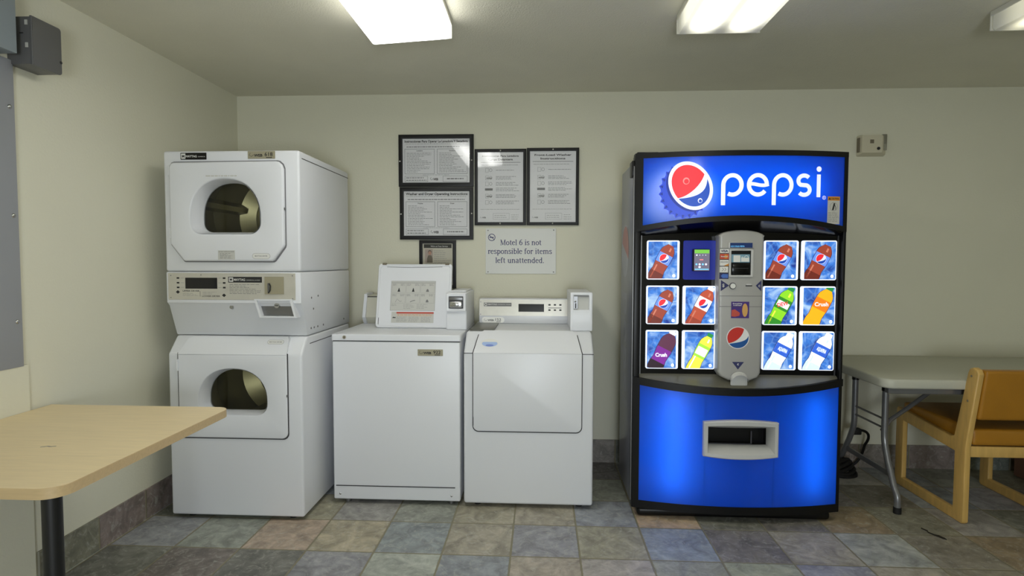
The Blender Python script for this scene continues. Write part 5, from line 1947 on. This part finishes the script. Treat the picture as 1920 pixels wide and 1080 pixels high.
# serif lettering: upright strokes with slab ends, drawn glyph by glyph (unit: cap height = 1)
def serif_text(pr, s, cx, base, cap, mat, width):
    st, th, xh = 0.145, 0.075, 0.70
    sv = 0.06

    def arc(cx_, cy_, rx, ry, a0, a1, n=14):
        return [(cx_ + rx * math.cos(math.radians(a0 + (a1 - a0) * k / n)), cy_ + ry * math.sin(math.radians(a0 + (a1 - a0) * k / n))) for k in range(n + 1)]

    def mod(pts):      # thick where the stroke is upright, thin where it lies
        out = []
        for i in range(len(pts)):
            a, b = pts[max(i - 1, 0)], pts[min(i + 1, len(pts) - 1)]
            q = math.hypot(b[0] - a[0], b[1] - a[1]) or 1
            out.append(th + (st - th) * abs(b[1] - a[1]) / q)
        return out
    ASC = 1.02

    def stem(x, y0, y1, foot=True, head='flag'):
        g = [('p', [(x, y0), (x, y1)], st)]
        if foot:
            g.append(('p', [(x - 0.15, y0 + sv / 2), (x + 0.15, y0 + sv / 2)], sv))
        if head == 'flag':
            g.append(('p', [(x - 0.15, y1 - sv * 0.9), (x, y1 - sv / 2)], sv))
        return g

    def arcs(*p):
        return ('v', arc(*p))
    r = 0.24
    m = xh / 2

    def ring(x):
        return arcs(x, m, r, m - th / 2, 0, 360)

    def arch(x0, x1):
        return [('v', arc((x0 + x1) / 2 + 0.01, xh - 0.22, (x1 - x0) / 2, 0.185, 165, 0) + [(x1 + 0.01, 0.0)])]
    foot = lambda x: [('p', [(x - 0.13, sv / 2), (x + 0.14, sv / 2)], sv)]
    G = {
        'M': (1.12, [('p', [(0.2, 0), (0.2, 1)], th), ('p', [(0.2, 1), (0.56, 0.05)], st), ('p', [(0.56, 0.05), (0.92, 1)], th), ('p', [(0.92, 1), (0.92, 0)], st),
                     ('p', [(0.05, sv / 2), (0.36, sv / 2)], sv), ('p', [(0.76, sv / 2), (1.08, sv / 2)], sv), ('p', [(0.05, 1 - sv / 2), (0.28, 1 - sv / 2)], sv), ('p', [(0.86, 1 - sv / 2), (1.08, 1 - sv / 2)], sv)]),
        'o': (0.66, [ring(0.33)]),
        't': (0.46, [('v', [(0.2, 0.88), (0.2, 0.2)] + arc(0.34, 0.2, 0.14, 0.16, 180, 300)), ('p', [(0.04, xh - sv / 2), (0.42, xh - sv / 2)], sv)]),
        'e': (0.60, [('v', arc(0.31, m, r, m - th / 2, 20, 318)), ('p', [(0.1, m + 0.06), (0.53, m + 0.06)], th)]),
        'l': (0.36, stem(0.18, 0, ASC)),
        '6': (0.68, [arcs(0.34, 0.32, 0.23, 0.28, 0, 360), ('v', bez((0.11, 0.34), (0.11, 0.7), (0.3, 0.95), (0.56, 1.0)))]),
        'i': (0.36, stem(0.18, 0, xh) + [('d', (0.17, 0.93), 0.085)]),
        's': (0.54, [('v', bez((0.46, 0.55), (0.40, 0.72), (0.1, 0.74), (0.12, 0.52)) + bez((0.12, 0.52), (0.14, 0.36), (0.46, 0.38), (0.46, 0.19)) + bez((0.46, 0.19), (0.46, -0.03), (0.12, 0.0), (0.07, 0.18)))]),
        'n': (0.76, stem(0.18, 0, xh) + arch(0.18, 0.56) + foot(0.57)),
        'm': (1.12, stem(0.18, 0, xh) + arch(0.18, 0.55) + foot(0.56) + arch(0.55, 0.92) + foot(0.93)),
        'r': (0.52, stem(0.18, 0, xh) + [('v', arc(0.40, xh - 0.24, 0.22, 0.2, 170, 62)), ('d', (0.46, xh - 0.10), 0.075)]),
        'p': (0.70, stem(0.18, -0.30, xh) + [('v', arc(0.38, m, 0.23, m - th / 2, -140, 140))]),
        'b': (0.70, stem(0.18, 0, ASC, False) + [('v', arc(0.38, m, 0.23, m - th / 2, -150, 150))]),
        'd': (0.72, stem(0.52, 0, ASC) + [('v', arc(0.33, m, 0.23, m - th / 2, 40, 320))]),
        'f': (0.44, [('v', [(0.18, 0), (0.18, 0.72)] + arc(0.32, 0.76, 0.14, 0.22, 180, 60)), ('p', [(0.03, xh - sv / 2), (0.38, xh - sv / 2)], sv), ('p', [(0.05, sv / 2), (0.33, sv / 2)], sv), ('d', (0.40, 0.92), 0.07)]),
        'u': (0.74, [('v', [(0.18, xh), (0.18, 0.22)] + arc(0.36, 0.24, 0.18, 0.2, 180, 330)), ('p', [(0.56, 0), (0.56, xh)], st), ('p', [(0.04, xh - sv / 2), (0.18, xh - sv / 2)], sv), ('p', [(0.42, xh - sv / 2), (0.56, xh - sv / 2)], sv)] + foot(0.58)),
        'a': (0.62, [('v', bez((0.12, 0.56), (0.18, 0.76), (0.48, 0.74), (0.45, 0.48)) + [(0.45, 0.06)]), ('v', bez((0.45, 0.40), (0.1, 0.40), (0.04, 0.20), (0.14, 0.07)) + bez((0.14, 0.07), (0.24, -0.02), (0.40, 0.06), (0.45, 0.18))), ('p', [(0.44, sv / 2), (0.60, sv / 2)], sv)]),
        '.': (0.30, [('d', (0.13, 0.075), 0.085)]), ' ': (0.36, [])}
    tot = sum(G[c][0] for c in s)
    k = width / (tot * cap)
    x = cx - width / 2
    for c in s:
        adv, gl = G[c]
        T = lambda p: (x + p[0] * cap * k, base + p[1] * cap)
        for g in gl:
            if g[0] == 'p':
                pr.ribbon([T(p) for p in g[1]], g[2] * cap, mat, 1)
            elif g[0] == 'v':
                pr.ribbon([T(p) for p in g[1]], [q * cap for q in mod(g[1])], mat, 1)
            else:
                pr.poly(ellipse(*T(g[1]), g[2] * cap, g[2] * cap, 14), mat, 1)
        x += adv * cap * k


build_wall_things()

# ------------------------------------------------------------------ ceiling lights


def ceiling_light(label, x0, x1, y_far, length, rot, key, sag=0.0):
    L, wd = length, x1 - x0
    o = thing('ceiling_light', label, 'ceiling light', ((x0 + x1) / 2, y_far - L / 2, CEIL), 'fluorescent ceiling lights')
    ORIGIN[o.name] = (0, 0, 0)
    o.rotation_euler = (0, 0, rot)
    h, hw, hl = 0.085, wd / 2, L / 2
    MB().plate(rrect(-hw, hw, -hl, hl, 0.003), [], -0.022, 0.0, 'fixture', 'z', 0.002, 1).build('housing', o)
    mb = MB()
    r = lambda i, z: [(p[0], p[1], z - (sag * (0.5 - p[0] / wd) if z < -0.03 else 0)) for p in rrect(-hw + i, hw - i, -hl + i, hl - i, 0.012)]
    mb.loft([r(0.004, -0.022), r(0.004, -h + 0.010), r(0.010, -h)], key, True, False, True)
    mb.build('lens', o)
    mb = MB()
    for y in (-hl, hl - 0.006):
        mb.box(-hw, hw, y, y + 0.006, -h + 0.001, -0.018, 'fixture', 0.001, 1)
    mb.build('end_cap', o)
    return o


ceiling_light('bright white fluorescent ceiling light above the washers, leftmost of the three', -0.785, -0.412, 2.665, 1.23, 0, 'tube1', 0.022)
ceiling_light('warm fluorescent ceiling light with two visible tubes above the vending machine', 0.601, 0.967, 2.657, 1.23, 0, 'tube2')
ceiling_light('dimmest fluorescent ceiling light, cut off at the top right corner', 1.967, 2.333, 2.680, 1.23, 0, 'tube3')
ceiling_light('fluorescent ceiling light behind the camera, in line with the one above the vending machine', 0.60, 0.966, -0.15, 1.23, 0, 'tube4')

# ------------------------------------------------------------------ left table


def build_left_table():
    t = thing('table', 'pale maple wooden table against the left wall on a single black leg', 'table', (-1.66, 1.84, 0))
    x0, x1, y0, y1 = WALL_X + 0.014, -1.262, 1.412, 2.262
    mb = MB()
    out = rrect(x0, x1, y0, y1, [0.002, 0.06, 0.05, 0.002], 8)
    n = len(out)
    lo = [(p[0], p[1], 0.710) for p in out]
    hi = [(p[0], p[1], 0.739) for p in out]
    mb.loft([lo, hi], 'table_edge')
    top = [(p[0], p[1], 0.740) for p in rrect(x0, x1 - 0.001, y0 + 0.001, y1 - 0.001, [0.002, 0.06, 0.05, 0.002], 8)]
    mb.loft([hi, top], 'table_edge')
    mb.add(top, [list(range(n))], 'table_wood')
    mb.add(lo, [list(range(n))[::-1]], 'table_edge')
    tp = mb.build('tabletop', t)
    mb = MB()
    pr = Print(mb, lambda u, v, l: (u, v, 0.740 + l), 0.0004)
    pr.ribbon([(-1.60, 1.735), (-1.585, 1.745), (-1.572, 1.742), (-1.558, 1.748)], 0.006, 'ink_grey', 1)
    mb.build('scuff', tp)
    mb = MB().cyl((-1.312, 1.452, 0.008), (-1.312, 1.452, 0.7105), 0.0235, 'black_metal', 24)
    mb.cyl((-1.312, 1.452, 0.0), (-1.312, 1.452, 0.012), 0.034, 'black_metal', 24)
    mb.build('leg', t)
    MB().box(x0, x0 + 0.03, y0 + 0.05, y1 - 0.05, 0.66, 0.7105, 'black_metal', 0.002, 1).build('wall_bracket', t)


build_left_table()

# ------------------------------------------------------------------ folding table, chair and small things at right


def build_right():
    t = thing('folding_table', 'pale grey plastic folding table with bent steel legs behind the mustard chair', 'folding table', (2.69, 3.38, 0))
    x0, x1, y0, y1 = 1.762, 3.60, 3.005, 3.762
    mb = MB().plate(rrect(x0, x1, y0, y1, 0.06, 8), [], 0.690, 0.740, 'folding_top', 'z', 0.010, 3)
    mb.build('tabletop', t)
    mb = MB().box(x0 + 0.05, x1 - 0.05, y0 + 0.05, y0 + 0.09, 0.655, 0.692, 'folding_leg', 0.003, 1)
    mb.box(x0 + 0.05, x1 - 0.05, y1 - 0.09, y1 - 0.05, 0.655, 0.692, 'folding_leg', 0.003, 1)
    mb.build('side_rail', t)
    for lx, sgn in ((1.905, 1), (3.44, -1)):
        for (ya, yb) in ((3.240, 3.105), (3.545, 3.715)):
            pts = [(lx, ya, 0.690), (lx, ya, 0.40)]
            pts += bez((lx, ya, 0.40), (lx, ya, 0.34), (lx, ya + (yb - ya) * 0.1, 0.32), (lx, ya + (yb - ya) * 0.3, 0.25), 6)[1:]
            pts += bez((lx, ya + (yb - ya) * 0.75, 0.13), (lx, yb - (yb - ya) * 0.03, 0.10), (lx, yb, 0.09), (lx, yb, 0.05), 5)
            pts += [(lx, yb, 0.018)]
            mb = MB().tube(pts, 0.0165, 'folding_leg', 14)
            mb.cyl((lx, ya, 0.63), (lx, ya, 0.69), 0.0195, 'black', 14)
            lg = mb.build('leg', t)
            MB().cyl((lx, yb, 0.0), (lx, yb, 0.034), 0.0195, 'rubber', 14).build('foot_cap', lg)
        MB().tube([(lx, 3.24, 0.470), (lx, 3.545, 0.470)], 0.006, 'folding_leg', 8).build('cross_rod', t)
        MB().tube([(lx, 3.24, 0.42), (lx, 3.545, 0.42)], 0.006, 'folding_leg', 8).build('cross_rod', t)
        MB().box(lx - 0.006, lx + 0.006, 3.185, 3.62, 0.17, 0.20, 'folding_leg', 0.002, 1).build('stretcher', t)
        MB().tube([(lx, 3.262, 0.40), (lx + sgn * 0.05, 3.28, 0.455), (lx + sgn * 0.16, 3.31, 0.515), (lx + sgn * 0.44, 3.38, 0.685)], 0.012, 'folding_leg', 10).build('brace', t)
    # chair
    c = thing('chair', 'mustard vinyl chair with light oak sled frame tucked under the folding table', 'chair', (2.43, 3.27, 0))

    def side(xa, xb):
        back_b, back_t = 3.000, 2.920
        zt = 0.815
        # outline of the frame in (y, z) with an opening between legs, seat rail and floor rail
        outer = [(back_b - 0.012, 0.010), (back_b, 0.0), (3.545, 0.0), (3.558, 0.012), (3.558, 0.455), (3.548, 0.470), (3.10, 0.428),
                 (3.072, 0.44), (back_t + 0.072, zt - 0.03), (back_t + 0.060, zt - 0.008), (back_t + 0.036, zt), (back_t + 0.012, zt - 0.008), (back_t, zt - 0.03), (back_b - 0.012, 0.40)]
        inner = [(3.065, 0.055), (3.490, 0.055), (3.490, 0.398), (3.065, 0.358)]
        mb = MB().plate(outer, [inner], xa, xb, 'chair_wood', 'x', 0.006, 3)
        f = mb.build('side_frame', c)
        for (y, z) in ((2.985, 0.64), (2.966, 0.77)):
            MB().dome((xa if xa < 2.4 else xb, y, z), (-1 if xa < 2.4 else 1, 0, 0), 0.006, 0.003, 'sensor_dark', 10, 3).build('plug', f)
    side(2.158, 2.188)
    side(2.655, 2.685)
    MB().box(2.188, 2.655, 2.992, 3.020, 0.348, 0.404, 'chair_wood', 0.004, 2).build('back_rail', c)
    MB().box(2.188, 2.655, 3.515, 3.540, 0.375, 0.43, 'chair_wood', 0.004, 2).build('front_rail', c)
    mb = MB()

    def cushion(corners, bev):
        bm = bmesh.new()
        vs = [bm.verts.new(p) for p in corners]
        for f in ((0, 3, 2, 1), (4, 5, 6, 7), (0, 1, 5, 4), (1, 2, 6, 5), (2, 3, 7, 6), (3, 0, 4, 7)):
            bm.faces.new([vs[i] for i in f])
        bmesh.ops.bevel(bm, geom=list(bm.edges), offset=bev, segments=4, affect='EDGES', profile=0.6)
        mb.bm(bm, 'vinyl')
    a, b = 2.190, 2.653
    cushion([(a, 2.985, 0.408), (b, 2.985, 0.408), (b, 3.55, 0.432), (a, 3.55, 0.432), (a, 2.985, 0.494), (b, 2.985, 0.494), (b, 3.55, 0.500), (a, 3.55, 0.500)], 0.022)
    mb.build('seat', c)
    mb = MB()
    cushion([(a, 2.952, 0.548), (b, 2.952, 0.548), (b, 3.010, 0.548), (a, 3.010, 0.548), (a, 2.912, 0.806), (b, 2.912, 0.806), (b, 2.972, 0.806), (a, 2.972, 0.806)], 0.018)
    mb.build('backrest', c)
    # box in the shade
    BX = 2.985
    bx = thing('cardboard_box', 'low brown box in the shade under the folding table beyond the chair', 'box', (3.17, 3.58, 0))
    MB().box(BX, BX + 0.3, 3.45, 3.72, 0.0, 0.16, 'cardboard', 0.003, 1).build('carton', bx)
    mb = MB()
    for (ya, yb) in ((3.45, 3.583), (3.587, 3.72)):
        mb.add([(BX, ya, 0.1605), (BX + 0.3, ya, 0.1605), (BX + 0.3, yb, 0.166), (BX, yb, 0.166)], [[0, 1, 2, 3]], 'cardboard')
    mb.build('flap', bx)
    # black cord behind the table leg
    cd = thing('power_cord', 'black power cord and plug lying behind the folding table leg', 'cord', (1.95, 3.68, 0))
    pts = bez((1.935, 3.60, 0.300), (2.02, 3.62, 0.31), (2.085, 3.66, 0.26), (2.080, 3.74, 0.17), 12) + bez((2.080, 3.74, 0.17), (2.075, 3.765, 0.08), (2.05, 3.77, 0.012), (1.96, 3.77, 0.010), 10)[1:]
    pts += bez((1.96, 3.77, 0.010), (1.85, 3.77, 0.010), (1.75, 3.76, 0.010), (1.62, 3.75, 0.010), 10)[1:]
    MB().tube(pts, 0.008, 'rubber', 10).build('cable', cd)
    MB().box(1.918, 1.972, 3.578, 3.618, 0.278, 0.318, 'rubber', 0.008, 2).build('plug', cd)
    ad = thing('cord_bundle', 'black bundle of cord heaped on the floor behind the vending machine', 'cord', (1.88, 3.64, 0))
    mb = MB()
    for k in range(5):
        n, pts = 36, []
        for i in range(n):
            q = 2 * math.pi * i / n
            pts.append((1.865 + (0.115 - 0.006 * k) * math.cos(q), 3.66 + 0.06 * math.sin(q + 0.2 * k), 0.014 + 0.019 * k + 0.012 * math.sin(q * 2 + k)))
        mb.tube(pts + [pts[0]], 0.013, 'rubber', 8)
    mb.build('coil', ad)
    # scraps on the floor
    lf = thing('dry_leaf', 'dark dry leaf scrap on the floor tiles in front of the chair', 'leaf', (1.94, 2.87, 0))
    mb = MB()
    pts = [(1.962, 2.812), (1.950, 2.822), (1.940, 2.842), (1.928, 2.862), (1.934, 2.864), (1.948, 2.846), (1.962, 2.828)]
    mb.loft([[(p[0], p[1], 0.0006) for p in pts], [(p[0], p[1], 0.005 + 0.003 * (i % 2)) for i, p in enumerate(pts)]], 'leaf', True, True, True)
    mb.build('blade', lf)
    MB().tube([(1.930, 2.863, 0.004), (1.922, 2.885, 0.003), (1.928, 2.900, 0.003), (1.918, 2.930, 0.002)], 0.003, 'leaf', 6).build('stalk', lf)


build_right()
